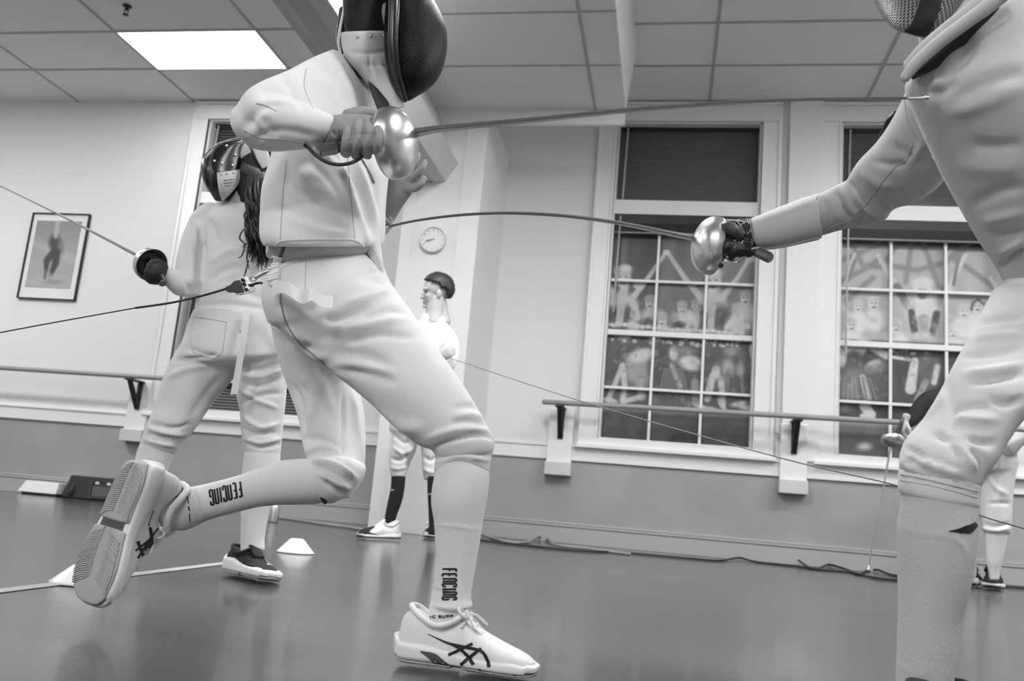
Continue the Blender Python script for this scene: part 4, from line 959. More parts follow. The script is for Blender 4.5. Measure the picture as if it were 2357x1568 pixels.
fb = [([(740, 740), (800, 725), (860, 700)], 13, -0.015), ([(790, 700), (860, 680), (900, 665)], 9, 0.006), ([(780, 760), (850, 748), (930, 735)], 10, 0.0075), ([(830, 730), (890, 715), (930, 720)], 8, -0.006), ([(790, 790), (870, 770), (950, 775)], 10, -0.009), ([(760, 810), (830, 815), (900, 840)], 14, -0.006), ([(790, 850), (850, 862), (905, 880)], 10, -0.009), ([(760, 835), (830, 845), (900, 855)], 9, 0.0045),
      ([(830, 640), (880, 650), (905, 660)], 8, -0.0045), ([(850, 610), (870, 635), (895, 665)], 6, 0.006), ([(1040, 940), (1080, 935), (1110, 945)], 7, -0.0045), ([(1045, 960), (1085, 955), (1120, 965)], 7, 0.0045), ([(1035, 975), (1075, 970), (1115, 980)], 6, -0.0045), ([(1000, 1030), (1060, 1008), (1110, 1000), (1136, 1012)], 5, -0.0105), ([(980, 1010), (1050, 990), (1120, 990)], 7, 0.006), ([(840, 940), (920, 980), (980, 990)], 16, 0.009), ([(700, 830), (760, 850), (800, 880)], 12, 0.006),
      ([(720, 830), (760, 870), (775, 930)], 14, -0.009), ([(685, 860), (720, 900), (715, 980)], 9, 0.0105), ([(670, 880), (690, 930), (700, 1000)], 8, -0.009), ([(690, 1010), (740, 1010), (790, 1040)], 9, -0.009), ([(700, 1040), (760, 1030), (788, 1050)], 8, 0.009), ([(790, 900), (790, 980), (792, 1060)], 4, -0.0075), ([(810, 900), (822, 980), (828, 1060)], 7, 0.0075), ([(720, 1070), (760, 1085), (800, 1110)], 7, -0.012), ([(715, 1060), (770, 1070), (820, 1100)], 6, 0.009), ([(735, 1090), (770, 1110), (805, 1125)], 6, 0.009), ([(745, 1105), (770, 1125), (795, 1138)], 5, -0.009), ([(640, 770), (680, 800), (720, 800)], 11, -0.009), ([(660, 790), (700, 820), (760, 822)], 10, 0.006), ([(645, 700), (655, 745), (690, 790)], 8, 0.0045), ([(780, 690), (740, 700), (700, 720)], 14, -0.0045)]
B = garment('breeches', breech_m, MAIN, [hip, fth, rth, rkn], .0045, 5, fb)
bb = Bvh(B)
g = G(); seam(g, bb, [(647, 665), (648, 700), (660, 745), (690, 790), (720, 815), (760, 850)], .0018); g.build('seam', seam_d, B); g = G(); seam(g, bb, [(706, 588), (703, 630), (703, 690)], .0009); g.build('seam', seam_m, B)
g = G(); ribbon(g, bb, [(637, 622), (680, 598), (740, 580), (800, 570), (838, 568)], 9, .0025, curve=True, step=4); g.build('waistband', breech_m, B)
# knee cuff
cuff = T([(1001, 1040, 1137, 1026, 1.465, .84), (1004, 1052, 1132, 1050, 1.465, .84), (1002, 1066, 1128, 1068, 1.465, .84), (1000, 1082, 1126, 1086, 1.465, .84), (1002, 1092, 1122, 1096, 1.465, .83)], .1, .1, n=48)
C = garment('knee_cuff', breech_m, MAIN, [cuff], .0035, 3, [([(1000, 1058), (1060, 1040), (1136, 1050)], 3.5, -.004), ([(1000, 1068), (1060, 1052), (1130, 1062)], 4, .003), ([(1000, 1088), (1060, 1066), (1128, 1092)], 3, -.004)])
# socks
s1_st = [(1006, 1060, 1122, 1060, 1.465, .9), (1003, 1085, 1126, 1092, 1.465, .92), (996, 1125, 1123, 1130, 1.465, .95), (994, 1160, 1117, 1165, 1.465, .98), (1000, 1200, 1110, 1205, 1.465, .98), (1003, 1250, 1103, 1252, 1.465, .96), (1002, 1300, 1094, 1304, 1.465, .95), (998, 1345, 1087, 1346, 1.465, .97), (993, 1380, 1083, 1380, 1.465, 1.0), (990, 1396, 1087, 1392, 1.465, 1.0), (987, 1416, 1078, 1412, 1.465, 1.0), (985, 1440, 1075, 1435, 1.465, .95), (975, 1475, 1085, 1475, 1.465, .75)]
s1 = T(s1_st, .2, .4, n=48)
S1 = garment('sock', sock_m, MAIN, [s1], .0032, 3, [([(990, 1392), (1040, 1402), (1088, 1394)], 4, .003), ([(990, 1402), (1040, 1412), (1084, 1402)], 3, -.003), ([(996, 1358), (1010, 1362), (1030, 1366)], 3, -.002), ([(996, 1352), (1012, 1352), (1030, 1360)], 3, .002), ([(1000, 1208), (1050, 1212), (1110, 1222)], 2.5, .0015), ([(1060, 1268), (1098, 1272)], 2, .001)])
bs1 = Bvh(S1); lettering(S1, bs1, 'FENCING', (1019, 1310), (0, 1), (1, 0), 6.1, 31, 5.3, ink, 4.3)
lettering(S1, bs1, 'IC SUPP', (991, 1423), (1, -.04), (0, -1), 5.4, 5, 3.6, ink, 1.5)
s2_st = [(715, 1056, 735, 1160, 1.572, 1.0), (680, 1057, 690, 1162, 1.575, 1.0), (635, 1063, 642, 1163, 1.578, 1.0), (580, 1084, 592, 1168, 1.583, 0.98), (530, 1100, 543, 1180, 1.59, 0.96), (480, 1113, 496, 1192, 1.6, 0.95), (448, 1120, 466, 1203, 1.607, 0.95), (425, 1124, 446, 1214, 1.608, 0.95), (398, 1130, 416, 1222, 1.592, 0.85), (365, 1132, 375, 1215, 1.56, 0.8)]
s2 = T(s2_st, .3, .4, n=48)
S2 = garment('sock', sockh_m, MAIN, [s2], .0034, 3, [([(452, 1120), (466, 1160), (470, 1200)], 4, .003), ([(440, 1122), (456, 1160), (458, 1205)], 3, -.003)])
bs2 = Bvh(S2); dd = np.array([-1, .29])/1.04; uu = np.array([.13, 1.0])
lettering(S2, bs2, 'FENCING', (553, 1109), dd, uu, 6.5, 33, 5.4, ink, 4.0)
g = G(); ribbon(g, bs2, [(431, 1142), (434, 1160)], 2, .001, across=2); ribbon(g, bs2, [(434, 1166), (436, 1176)], 3, .001, across=2); ribbon(g, bs2, [(436, 1182), (437, 1200)], 2, .001, across=2); g.build('ankle_print', ink, S2)
g = G(); ribbon(g, Bvh(S2, B), [(737, 1144), (745, 1151), (751, 1157)], [1, 6, 8], .002, 2, thick=.001, across=2); g.build('sock_wedge_mark', ink, S2)
# shoes
fr1 = Frame(P(919, 1500, 1.452)*np.array([1, 1, 0])+[0, 0, .007], (1, -.035, .0), (0, 0, 1))
L1 = P(1230, 1545, 1.45)[0]-P(919, 1500, 1.45)[0]

sh1 = shoe(MAIN, fr1, L1, shoe_w, shoe_sole, sole_m)
laces(sh1, fr1, L1, lace_m)
bsh = Bvh(sh1, *[o for o in sh1.children if o.name.startswith('midsole')])
def stripes(parent, bv, lst, m, name='stripe'):
    for pts, w_ in lst: g = G(); ribbon(g, bv, pts, w_, .0012, 2.0, curve=len(pts) > 2, thick=.0015); g.build(name, m, parent, smooth=False)
stripes(sh1, bsh, [([(985, 1460), (1027, 1479), (1066, 1489), (1107, 1499), (1121, 1518), (1126, 1536)], [1.5, 4, 6, 7, 7, 8]), ([(1020, 1478), (1050, 1489), (1073, 1507), (1090, 1530)], [2, 5, 7, 8]), ([(1088, 1482), (1058, 1496), (1032, 1509)], 6.5), ([(1108, 1493), (1084, 1511), (1060, 1531)], 7)], ink)
stripes(sh1, bsh, [([(968, 1500), (995, 1512), (1022, 1532), (1050, 1549), (1086, 1558)], [3, 20, 17, 15, 5]), ([(1101, 1543), (1114, 1552), (1136, 1560)], [9, 11, 4]), ([(1181, 1556), (1199, 1562)], [7, 5])], shoe_grey, 'shank')
# the raised rear shoe, sole towards the camera
heel, toe = P(352, 1078, 1.52), P(238, 1384, 1.49)
fdir = toe-heel; vd = (heel+toe)/2-CAM; vd /= np.linalg.norm(vd); f_ = fdir/np.linalg.norm(fdir); sd = np.cross(f_, vd); sd /= np.linalg.norm(sd)
if sd@CR < 0: sd = -sd
upv = sd*.75+vd*.66
fr2 = Frame(heel-sd*.034-vd*.035, f_, upv)
sh2 = shoe(MAIN, fr2, np.linalg.norm(fdir)*1.0, shoe_w, shoe_sole, sole_m, k=1.22, ky=1.04)
laces(sh2, fr2, np.linalg.norm(fdir), lace_m)
bsh2 = Bvh(sh2)
stripes(sh2, bsh2, [([(391, 1186), (352, 1231), (317, 1285)], [2, 3.5, 4.5]), ([(345, 1214), (349, 1240), (346, 1264)], 6.5), ([(317, 1246), (323, 1264), (331, 1282)], 7), ([(312, 1268), (332, 1252), (352, 1236)], 4), ([(332, 1268), (346, 1250)], 4)], ink)
# mask
mk = T([(878, -92, 950, -92, 1.64, 1.5), (890, -60, 968, -60, 1.64, 1.7), (896, -20, 980, -25, 1.64, 1.8), (895, 20, 1003, 18, 1.64, 1.75), (893, 60, 1020, 58, 1.64, 1.65), (893, 100, 1024, 98, 1.64, 1.6), (895, 140, 1021, 135, 1.64, 1.6), (902, 180, 1008, 175, 1.64, 1.6), (914, 210, 985, 205, 1.64, 1.55), (926, 232, 950, 228, 1.64, 1.4)], .5, .35, n=48)
MK = garment('mask', mesh_dark, MAIN, [mk], .004, 4); weave(MK, P(915, 60, 1.66), CU)
hood = T([(836, -112, 910, -112, 1.66, 1.6), (815, -80, 908, -80, 1.66, 2.1), (806, -10, 905, -10, 1.66, 2.2), (806, 40, 903, 40, 1.66, 2.2), (808, 85, 902, 80, 1.66, 2.15)], .6, .2, n=44)
HD = garment('hood', mat('black_mask_side', 12, .75, bump=('waveD', 170, .5)), MK, [hood], .005, 3)
bmk = Bvh(MK, HD)
trim = sweep([P(*q) for q in ((905, -95, 1.56), (906, -40, 1.545), (907, 10, 1.54), (905, 60, 1.54), (905, 110, 1.545), (912, 160, 1.56), (922, 200, 1.58), (932, 230, 1.62))], [.011, .012, .012, .0115, .011, .010, .009, .006], 14, sub=5)
g = G(); g.add(*trim); g.build('edge_trim', trim_b, MK)
bib = T([(797, 74, 900, 69, 1.655, 2.12), (800, 110, 900, 105, 1.655, 2.1), (812, 140, 904, 140, 1.655, 2.0), (832, 170, 908, 168, 1.65, 1.7), (856, 205, 918, 200, 1.64, 1.2), (884, 236, 928, 232, 1.63, 1.0), (902, 250, 934, 244, 1.62, .8)], .06, .4, n=44)
BB = garment('bib', bib_m, MK, [bib], .0042, 3, [([(803, 120), (850, 122), (890, 118)], 4, -.004), ([(850, 128), (853, 160), (858, 190)], 3, -.003), ([(835, 150), (870, 150), (900, 156)], 4, -.003), ([(870, 130), (890, 180), (915, 225)], 6, .003)])
bbb = Bvh(BB)
for x, y in ((823, 86), (853, 83), (883, 82)): g = G(); h_, n_ = bbb.hit(x, y); g.add(*sphere(h_, .0032, 12, 8)); g.build('rivet', chrome, MK)
lap = T([(842, 172, 858, 180, 1.625, 1.0), (852, 200, 880, 215, 1.615, 1.0), (863, 235, 894, 238, 1.605, 1.0), (873, 262, 896, 258, 1.60, .9), (880, 284, 892, 280, 1.60, .8)], .4, .5, n=24)
g = G(); g.add(*lap); g.build('bib_lining', mat('bib_lining_shaded', 66, .9), MK)  # inside of the bib, dark colour stands for the shade there
tong = T([(784, 20, 806, 20, 1.66, 2.0), (780, 55, 806, 55, 1.66, 2.2), (779, 90, 803, 95, 1.66, 2.2), (784, 118, 800, 126, 1.66, 2.0)], .6, .5, n=24)
g = G(); g.add(*tong); g.build('back_strap', leather_b, MK)
g = G(); g.add(*sweep([P(*q) for q in ((796, -10, 1.60), (790, 30, 1.59), (783, 65, 1.585), (779, 95, 1.585), (784, 124, 1.60))], .0035, 8, sub=5)); g.build('strap_piping', strap_m, MK)
# sword hand in its grey glove
gl = [T([(748, 270, 742, 338, 1.385, .85), (775, 266, 770, 338, 1.395, .8), (805, 264, 800, 330, 1.41, .75), (840, 265, 838, 330, 1.42, .75), (868, 272, 868, 332, 1.425, .75), (884, 285, 884, 335, 1.43, .7)], .25, .5, n=28),
      *[chain([(x, y0, 1.405), (x+1, y0+18, 1.376), (x-1, 318, 1.368), (x-4, 338, 1.372), (x-6, y1, 1.392), (x-1, y1+4, 1.42)], [.0092, .0100, .0098, .0094, .0088, .0076]) for x, y0, y1 in ((800, 290, 351), (824, 282, 356), (848, 280, 354), (870, 286, 345))],
      chain([(800, 268, 1.43), (835, 262, 1.45), (865, 268, 1.46), (884, 280, 1.46)], [.014, .0145, .012, .010])]
GL = garment('glove', glove_g, MAIN, gl, .0022, 2, [([(812, 292), (811, 322), (807, 356)], 2.2, -.004), ([(836, 288), (835, 322), (831, 358)], 2.2, -.004), ([(859, 288), (858, 320), (855, 352)], 2.2, -.004), ([(790, 312), (830, 308), (876, 310)], 2.5, -.0015), ([(745, 275), (752, 300), (745, 335)], 4, -.003), ([(765, 300), (775, 315)], 4, -.003), ([(780, 302), (790, 318)], 4, -.003)])
# bare rear hand with the wrist
hnd = [T([(872, 505, 900, 520, 1.755, .9), (876, 480, 910, 502, 1.755, .85), (884, 448, 928, 472, 1.75, .7), (890, 420, 948, 445, 1.745, .55), (896, 400, 958, 425, 1.74, .5)], .4, .5, n=28),
       chain([(938, 414, 1.735), (958, 403, 1.725), (971, 388, 1.72), (978, 373, 1.725)], [.0095, .0092, .0085, .007]), chain([(936, 434, 1.735), (955, 433, 1.72), (968, 424, 1.715), (976, 410, 1.72)], [.0095, .0092, .0085, .007]),
       chain([(925, 410, 1.75), (940, 390, 1.745), (955, 372, 1.74), (962, 356, 1.745)], [.011, .0105, .0095, .0078]), chain([(910, 405, 1.76), (922, 382, 1.76), (936, 362, 1.755), (944, 345, 1.755)], [.011, .0105, .0095, .0078]), chain([(898, 430, 1.74), (905, 405, 1.725), (918, 390, 1.72), (925, 378, 1.72)], [.013, .012, .011, .0085])]
sk = .80
hd, eyes, at = head3d(P(893, -8, 1.655), CR*.95-CF*.05+CU*(-.1), CU, k=.60)
bt = hnd+hd+[T(torso_st, .3, .3, shrink=.82), T(uarm_st, shrink=.62), T(farm_st, shrink=.62), T(larm_st, shrink=sk), T(hip_st, shrink=.85), T(fth_st, shrink=.74), T(rth_st, shrink=.72), T(rkn_st, shrink=.7), T(s1_st, shrink=.86), T(s2_st, shrink=.86), limb([P(838, 150, 1.65), P(858, 110, 1.66), P(885, 40, 1.655)], [.05, .042, .042]), T(gl_st, shrink=.8) if False else sweep([P(755, 300, 1.39), P(870, 305, 1.43)], [.022, .024], 14)]
BD = body(MAIN, bt, skin_dm, .0036, 3)
# belt clip and strap at the back of the waist, hanging webbing
g = G(); ribbon(g, Bvh(B, U), [(640, 590), (636, 620), (634, 640), (633, 660)], 24, .004, step=4, thick=.004); g.build('waist_strap', strap_m, B)
g = G()
for y in (612, 620, 634, 640, 646): ribbon(g, Bvh(B, U), [(621, y+4), (634, y), (646, y-3)], 4, .0075, step=3, thick=.004)
g.build('buckle', cone_m, B)
st = [(626, 658, 1.43), (650, 650, 1.385), (668, 656, 1.375), (690, 672, 1.37), (704, 673, 1.362), (720, 667, 1.36), (742, 682, 1.365), (766, 684, 1.37)]
g = G(); q = catmull(np.array([P(*a) for a in st]), 10); n = len(q); rr = []
for i in range(n):
    w_ = (CU*-.011-CF*.005); c_ = q[i]+CU*(-.008)+CF*.002*math.sin(i*.25); t_ = CF*.0009
    rr.append([c_+w_+t_, c_+w_-t_, c_-w_-t_, c_-w_+t_])
g.add(*loft(rr, .05, .05)); g.build('loose_strap', cone_m, B, smooth=False)
# sword of the running fencer
blade = [P(*q) for q in ((955, 306, 1.445), (1010, 297, 1.44), (1100, 288, 1.43), (1250, 274, 1.41), (1446, 254, 1.385), (1600, 242, 1.365), (1700, 235, 1.35), (1850, 229, 1.33), (2000, 227, 1.31), (2090, 226, 1.295), (2122, 226, 1.29))]
ax = blade[2]-blade[0]; ax = ax/np.linalg.norm(ax); ax = ax-CF*.06; ax /= np.linalg.norm(ax)
gc = P(905, 330, 1.44)
epee('fencing sword of the running fencer, blade reaching the chest of the fencer at right', gc, ax, blade, [.0085, .0062, .0052, .0045, .0038, .0032, .0027, .0024, .0022, .0022], .0655, [P(905, 322, 1.43), P(850, 318, 1.41), P(800, 335, 1.40), P(785, 338, 1.385)], P(735, 346, 1.365)-P(785, 338, 1.385), bell_d=.040)
# body cord
g = G(); g.add(*sweep([P(*q) for q in ((700, 332, 1.36), (712, 342, 1.355), (728, 358, 1.35), (752, 373, 1.35), (780, 379, 1.35), (808, 375, 1.36), (830, 363, 1.38), (836, 352, 1.42))], .0034, 8, sub=6)); tag(g.build('body_cord', cabled_m), 'black body cord hanging in a loop below the gloved sword hand', 'cord')
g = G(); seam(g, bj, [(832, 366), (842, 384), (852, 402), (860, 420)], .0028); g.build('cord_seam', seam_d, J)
# ---------------------------------------------------------------- long-haired fencer seen from behind
Y = 2.42
GIRL = person((P(560, 1330, Y)[0]-.05, Y+.05, 0), 'person with long wavy hair in mask and white fencing kit, seen from behind')
g_torso = [(452, 722, 640, 732, Y, .62), (456, 690, 642, 700, Y, .62), (462, 640, 645, 645, Y, .62), (469, 590, 652, 595, Y, .62), (473, 540, 660, 545, Y, .62), (470, 508, 668, 515, Y, .62), (480, 485, 662, 492, Y, .58), (505, 464, 640, 474, Y, .52), (535, 450, 606, 456, Y, .62), (546, 440, 592, 446, Y, .8)]
g_uarm = [(478, 470, 520, 520, Y, 1.0), (455, 486, 490, 530, Y-.01, 1.0), (440, 505, 476, 548, Y-.02, 1.0), (424, 545, 472, 570, Y-.03, .95), (411, 590, 466, 605, Y-.04, .9), (405, 635, 464, 640, Y-.05, .9), (402, 665, 460, 672, Y-.06, .9)]
g_farm = [(420, 682, 462, 640, Y-.06, .9), (404, 680, 430, 630, Y-.09, .95), (390, 668, 408, 620, Y-.12, .95), (378, 655, 390, 618, Y-.14, .95), (370, 645, 380, 616, Y-.15, .95)]
g_rarm = [(640, 500, 680, 540, Y, 1.0), (660, 560, 700, 570, Y-.02, 1.0), (668, 640, 700, 650, Y-.05, 1.0)]
fg = [([(430, 540), (445, 600), (440, 660)], 6, 0.0068), ([(450, 520), (462, 560), (455, 620)], 5, -0.0085), ([(415, 620), (430, 650), (440, 680)], 6, -0.0068), ([(475, 500), (490, 530), (500, 560)], 9, -0.0102), ([(480, 610), (520, 580), (560, 575)], 9, 0.0068), ([(475, 650), (520, 620), (580, 612)], 9, -0.0085), ([(470, 690), (520, 660), (590, 650)], 9, 0.0085), ([(460, 640), (466, 600), (470, 560)], 4, -0.0136), ([(520, 640), (560, 670), (610, 690)], 10, -0.0068), ([(455, 705), (520, 700), (620, 712)], 6, -0.0068), ([(440, 490), (452, 530), (448, 580)], 5, 0.0068)]
GJ = garment('jacket', jacket_w, GIRL, [T(g_torso, .12, .2, n=44), T(g_uarm, .5, .6, n=28), T(g_farm, .6, .15, n=26), T(g_rarm, .5, .5, n=24)], .0055, 4, fg)
bgj = Bvh(GJ); g = G(); seam(g, bgj, [(452, 718), (500, 712), (573, 722), (636, 730)], .0035, step=4); g.build('hem', jacket_w, GJ)
g_hip = [(452, 712, 640, 724, Y, .66), (440, 745, 650, 752, Y, .70), (428, 785, 660, 785, Y, .72), (412, 820, 664, 815, Y, .70)]
g_ll = [(420, 800, 560, 830, Y, .85), (398, 838, 538, 862, Y-.01, .85), (380, 880, 505, 902, Y-.02, .85), (364, 930, 472, 945, Y-.03, .85), (350, 965, 445, 985, Y-.04, .9), (335, 1000, 420, 1015, Y-.045, .9), (326, 1028, 398, 1044, Y-.05, .9)]
g_rl = [(545, 800, 664, 790, Y, .85), (550, 845, 660, 840, Y, .85), (547, 900, 657, 895, Y, .85), (556, 950, 652, 948, Y, .85), (560, 1005, 647, 1000, Y, .9), (567, 1042, 643, 1044, Y, .9), (568, 1055, 640, 1056, Y, .9)]
fg2 = [([(555, 850), (600, 850), (640, 835)], 5, -0.0102), ([(555, 865), (600, 868), (652, 850)], 5, 0.0085), ([(552, 880), (600, 888), (650, 870)], 5, -0.0085), ([(550, 895), (590, 920), (640, 940)], 5, 0.0085), ([(555, 930), (600, 910), (650, 905)], 5, -0.0085), ([(560, 960), (600, 985), (640, 975)], 5, 0.0102), ([(555, 985), (590, 1000), (640, 995)], 4, -0.0102), ([(562, 1010), (600, 1020), (645, 1010)], 4, 0.0085), ([(565, 1022), (600, 1030), (645, 1022)], 3.5, -0.0102),
       ([(400, 830), (450, 825), (500, 815)], 6, -0.0068), ([(385, 870), (430, 850), (490, 840)], 7, 0.0068), ([(430, 800), (470, 815), (500, 820)], 5, -0.0068), ([(338, 1000), (380, 1005), (420, 1010)], 4, -0.0102), ([(340, 985), (390, 1000), (430, 1000)], 5, 0.0102), ([(330, 1012), (370, 1022), (405, 1028)], 4, 0.0085), ([(350, 975), (400, 985), (440, 975)], 4, -0.0102), ([(560, 760), (556, 800), (552, 850)], 5, -0.0136), ([(520, 860), (480, 900), (440, 960)], 9, -0.0068)]
GB = garment('breeches', breech_m, GIRL, [T(g_hip, .12, .3, n=44), T(g_ll, .5, .12, n=32), T(g_rl, .5, .12, n=32)], .0055, 4, fg2)
bgb = Bvh(GB)
g = G(); seam(g, bgb, [(445, 734), (437, 778), (445, 812), (470, 820), (494, 826), (512, 810), (518, 770), (522, 742), (480, 734), (445, 730)], .0016, curve=False); g.build('back_pocket', seam_m, GB)
q = catmull(np.array([P(*a) for a in ((567, 716, Y-.10), (565, 740, Y-.118), (561, 775, Y-.130), (555, 810, Y-.130), (547, 858, Y-.125), (538, 908, Y-.118))]), 6); g = G()
g.add(*loft([[c_+CR*.0095+CU*.001, c_+CR*.0095+CF*.0016, c_-CR*.0095+CF*.0016, c_-CR*.0095-CU*.001] for c_ in q], .05, .05)); g.build('hanging_strap', strap_m, GB, smooth=False)
g = G(); ribbon(g, bgb, [(562, 742), (561, 764)], 20, .010, step=4, thick=.004); g.build('strap_buckle', cone_m, GB)
g_ls = [(330, 1015, 402, 1030, Y-.05, .9), (318, 1050, 388, 1064, Y-.05, .92), (310, 1100, 372, 1108, Y-.05, .95), (306, 1160, 352, 1164, Y-.05, .95), (304, 1215, 344, 1216, Y-.05, .95), (300, 1248, 344, 1250, Y-.05, .9)]
g_rs = [(566, 1040, 643, 1042, Y, .9), (560, 1090, 640, 1090, Y, .93), (556, 1140, 628, 1140, Y, .95), (557, 1190, 615, 1190, Y, .95), (556, 1240, 607, 1238, Y, .95), (556, 1270, 608, 1265, Y, .9)]
for st in (g_ls, g_rs): garment('sock', sock_m, GIRL, [T(st, .2, .3, n=32)], .0045, 3)
# shoes: black knit with thick white soles
for o_, e_ in ((P(527, 1300, Y+.03), P(668, 1326, Y-.14)), (Z(268, 1262, .035), Z(296, 1300, .02))):
    f_ = e_-o_; L_ = .235; fr = Frame(o_-np.array([0, 0, .022]), f_, (.06, .1, 1)); s_ = shoe(GIRL, fr, L_, shoe_b, shoe_sole, sole_m, thick=1.35, low=True, bend=-.0); laces(s_, fr, L_, shoe_b, rows=3, bow=False, low=True)
    if o_[0] > P(450, 1300, Y)[0]:
        bs = Bvh(s_); g = G(); ribbon(g, bs, [(628, 1288), (617, 1287), (616, 1292), (627, 1296), (627, 1301), (614, 1299)], 3.0, .0014, 2, thick=.002, across=2); g.build('side_mark', mat('pale_mark', 190, .6), s_, smooth=False)
# mask from behind: bright-edged black shell, white bib, white tongue
mk = [(497, 462, 512, 462, Y-.06, 1.6), (488, 430, 540, 445, Y-.05, 1.9), (484, 400, 560, 410, Y-.04, 1.9), (483, 370, 560, 375, Y-.04, 1.85), (490, 348, 562, 345, Y-.04, 1.7), (508, 330, 566, 327, Y-.04, 1.5), (528, 322, 570, 318, Y-.03, 1.1)]
GM = garment('mask', trim_b, GIRL, [T(mk, .3, .4, n=40)], .0045, 4)
bk = [(549, 462, 618, 455, Y+.0, 1.2), (549, 430, 622, 432, Y+.0, 1.25), (550, 395, 622, 400, Y, 1.25), (552, 360, 618, 360, Y, 1.2), (558, 332, 606, 330, Y, 1.0)]
g = G(); g.add(*T(bk, .3, .5, n=36)); g.build('mask_back', mat('mask_back_strap', 22, .75), GM)
bgm = Bvh(GM)
g = G(); patch(g, bgm, [(499, 398), (500, 415), (503, 435), (507, 452), (510, 461)], [(550, 390), (550, 412), (542, 430), (526, 448), (513, 461)], off=.003)
g.build('bib', bib_m, GM)
g = G()
for p_, w_ in (([(514, 415), (536, 411)], 2), ([(514, 421), (534, 418)], 2), ([(516, 427), (530, 425)], 1.6), ([(506, 402), (510, 402)], 3), ([(519, 400), (523, 400)], 3), ([(532, 398), (538, 398)], 3)): ribbon(g, bgm, p_, w_, .0052, 2, thick=.001, across=2)
g.build('bib_print', mat('bib_faded_print', 168, .8), GM)
for x, y in ((510, 376), (535, 381), (521, 336), (541, 357), (493, 371)): g = G(); h_, n_ = bgm.hit(x, y); g.add(*sphere(h_, .0046, 12, 8)); g.build('rivet', chrome, GM)
g = G(); seam(g, bgm, [(487, 430), (484, 390), (490, 352), (508, 334), (530, 326), (552, 322)], .004, off=.001); g.build('edge_rim', mat('mask_rim', 60, .25), GM)
tn = [(576, 332, 602, 326, Y-.085, .35), (584, 348, 612, 340, Y-.095, .35), (592, 368, 620, 358, Y-.10, .35), (604, 388, 622, 378, Y-.10, .35)]
g = G(); g.add(*T(tn, .3, .6, n=24, ex=2.4)); tg = g.build('back_tongue', bib_m, GM)
g = G(); g.add(*T([(570, 334, 606, 322, Y-.08, .3), (578, 350, 617, 336, Y-.09, .3), (587, 374, 626, 358, Y-.093, .3), (602, 396, 626, 382, Y-.093, .3)], .3, .6, n=24, ex=2.4)); g.build('tongue_backing', trim_b, GM)
g = G(); bmk2 = Bvh(bpy.data.objects['mask_back']); ribbon(g, bmk2, [(556, 385), (590, 400), (620, 415)], 22, .004, step=5, thick=.003); g.build('elastic_band', mat('grey_elastic', 74, .8), GM)
# long wavy hair
g = G(); rng = np.random.RandomState(3)
for i in range(260):
    u = rng.uniform(0, 1); x0 = 568+u*50; y0 = 412+rng.uniform(-8, 22); ph = rng.uniform(0, 1.6)+u*3; L_ = rng.uniform(140, 205)*(1-.22*abs(u-.62)); amp = rng.uniform(3, 8); pts = []
    dz = rng.uniform(-.012, .045)
    for t in np.linspace(0, 1, 18): pts.append(P(x0+(u-.35)*16*t+amp*(.25+t)*math.sin(ph+t*15)+5*t, y0+L_*t, Y-.09-dz-.03*math.sin(math.pi*min(1, t*1.1))-.010*math.cos(ph+t*15)*(.3+t)))
    g.add(*sweep(pts, [.0028, .0042, .0040, .0034, .0010], 5, sub=2))
for q in ([(566, 560), (562, 575), (556, 590), (548, 594)], [(570, 520), (556, 535), (552, 550), (562, 560), (560, 570)], [(572, 600), (566, 625), (560, 640)], [(580, 560), (568, 590), (574, 620)]): g.add(*sweep([P(x, y, Y-.115) for x, y in q], [.002, .0026, .0012], 5, sub=4))
h_ = g.build('hair', hair_m, GIRL); h_['kind'] = 'stuff'
g = G(); g.add(*T([(570, 405, 616, 405, Y-.03, .6), (568, 445, 618, 445, Y-.05, .6), (572, 500, 626, 500, Y-.06, .5), (578, 545, 628, 545, Y-.065, .45), (588, 580, 622, 580, Y-.065, .35)], .5, .5, n=28)); g.build('hair', hair_m, GIRL)
# gloved sword hand
hd3 = [T([(374, 652, 388, 612, Y-.15, .95), (364, 656, 378, 602, Y-.18, .95), (352, 654, 366, 596, Y-.195, .9), (342, 640, 352, 596, Y-.20, .8)], .2, .5, n=24)]
for k_, (x, y) in enumerate(((358, 642), (351, 646), (344, 645), (337, 640))): hd3.append(chain([(x+8, y-30, Y-.235), (x+5, y-14, Y-.245), (x+2, y-2, Y-.23), (x+3, y+4, Y-.20)], [.010, .011, .010, .008]))
garment('glove', glove_b, GIRL, hd3, .0035, 3)
hd, eyes, at = head3d(P(556, 385, Y-.0), CF*.3-CR*.9-CU*.3, CU, k=.72)
BDt = [T(q, .3, .3, shrink=.74) for q in (g_torso, g_uarm, g_farm, g_rarm, g_hip, g_ll, g_rl, g_ls, g_rs)]+hd+[limb([P(566, 470, Y), P(566, 430, Y), P(562, 400, Y)], [.055, .045, .045]), sweep([P(376, 632, Y-.145), P(345, 626, Y-.17)], [.02, .022], 14), sweep([P(684, 655, Y-.05), P(690, 700, Y-.1)], [.025, .02], 12)]+hand3d(P(690, 690, Y-.1), CR*.4-CU*.9, -CF, CR, k=.9)
body(GIRL, BDt, skin_m, .007, 3)
gc = P(347, 609, Y-.13); ax = (P(0, 428, Y+.22)-gc); ax /= np.linalg.norm(ax)
epee('fencing sword of the long-haired fencer, pointing up to the left past the framed picture', gc, ax, [gc+ax*.03, P(330, 596, Y-.115), P(200, 527, Y+.0), P(100, 476, Y+.11), P(5, 430, Y+.21), P(-60, 400, Y+.28)], [.0055, .0048, .004, .0034, .003, .0026], .050, [gc, P(360, 622, Y-.19), P(366, 634, Y-.20)], P(366, 634, Y-.20)-P(360, 622, Y-.19), tone=MATS['blade_light'])
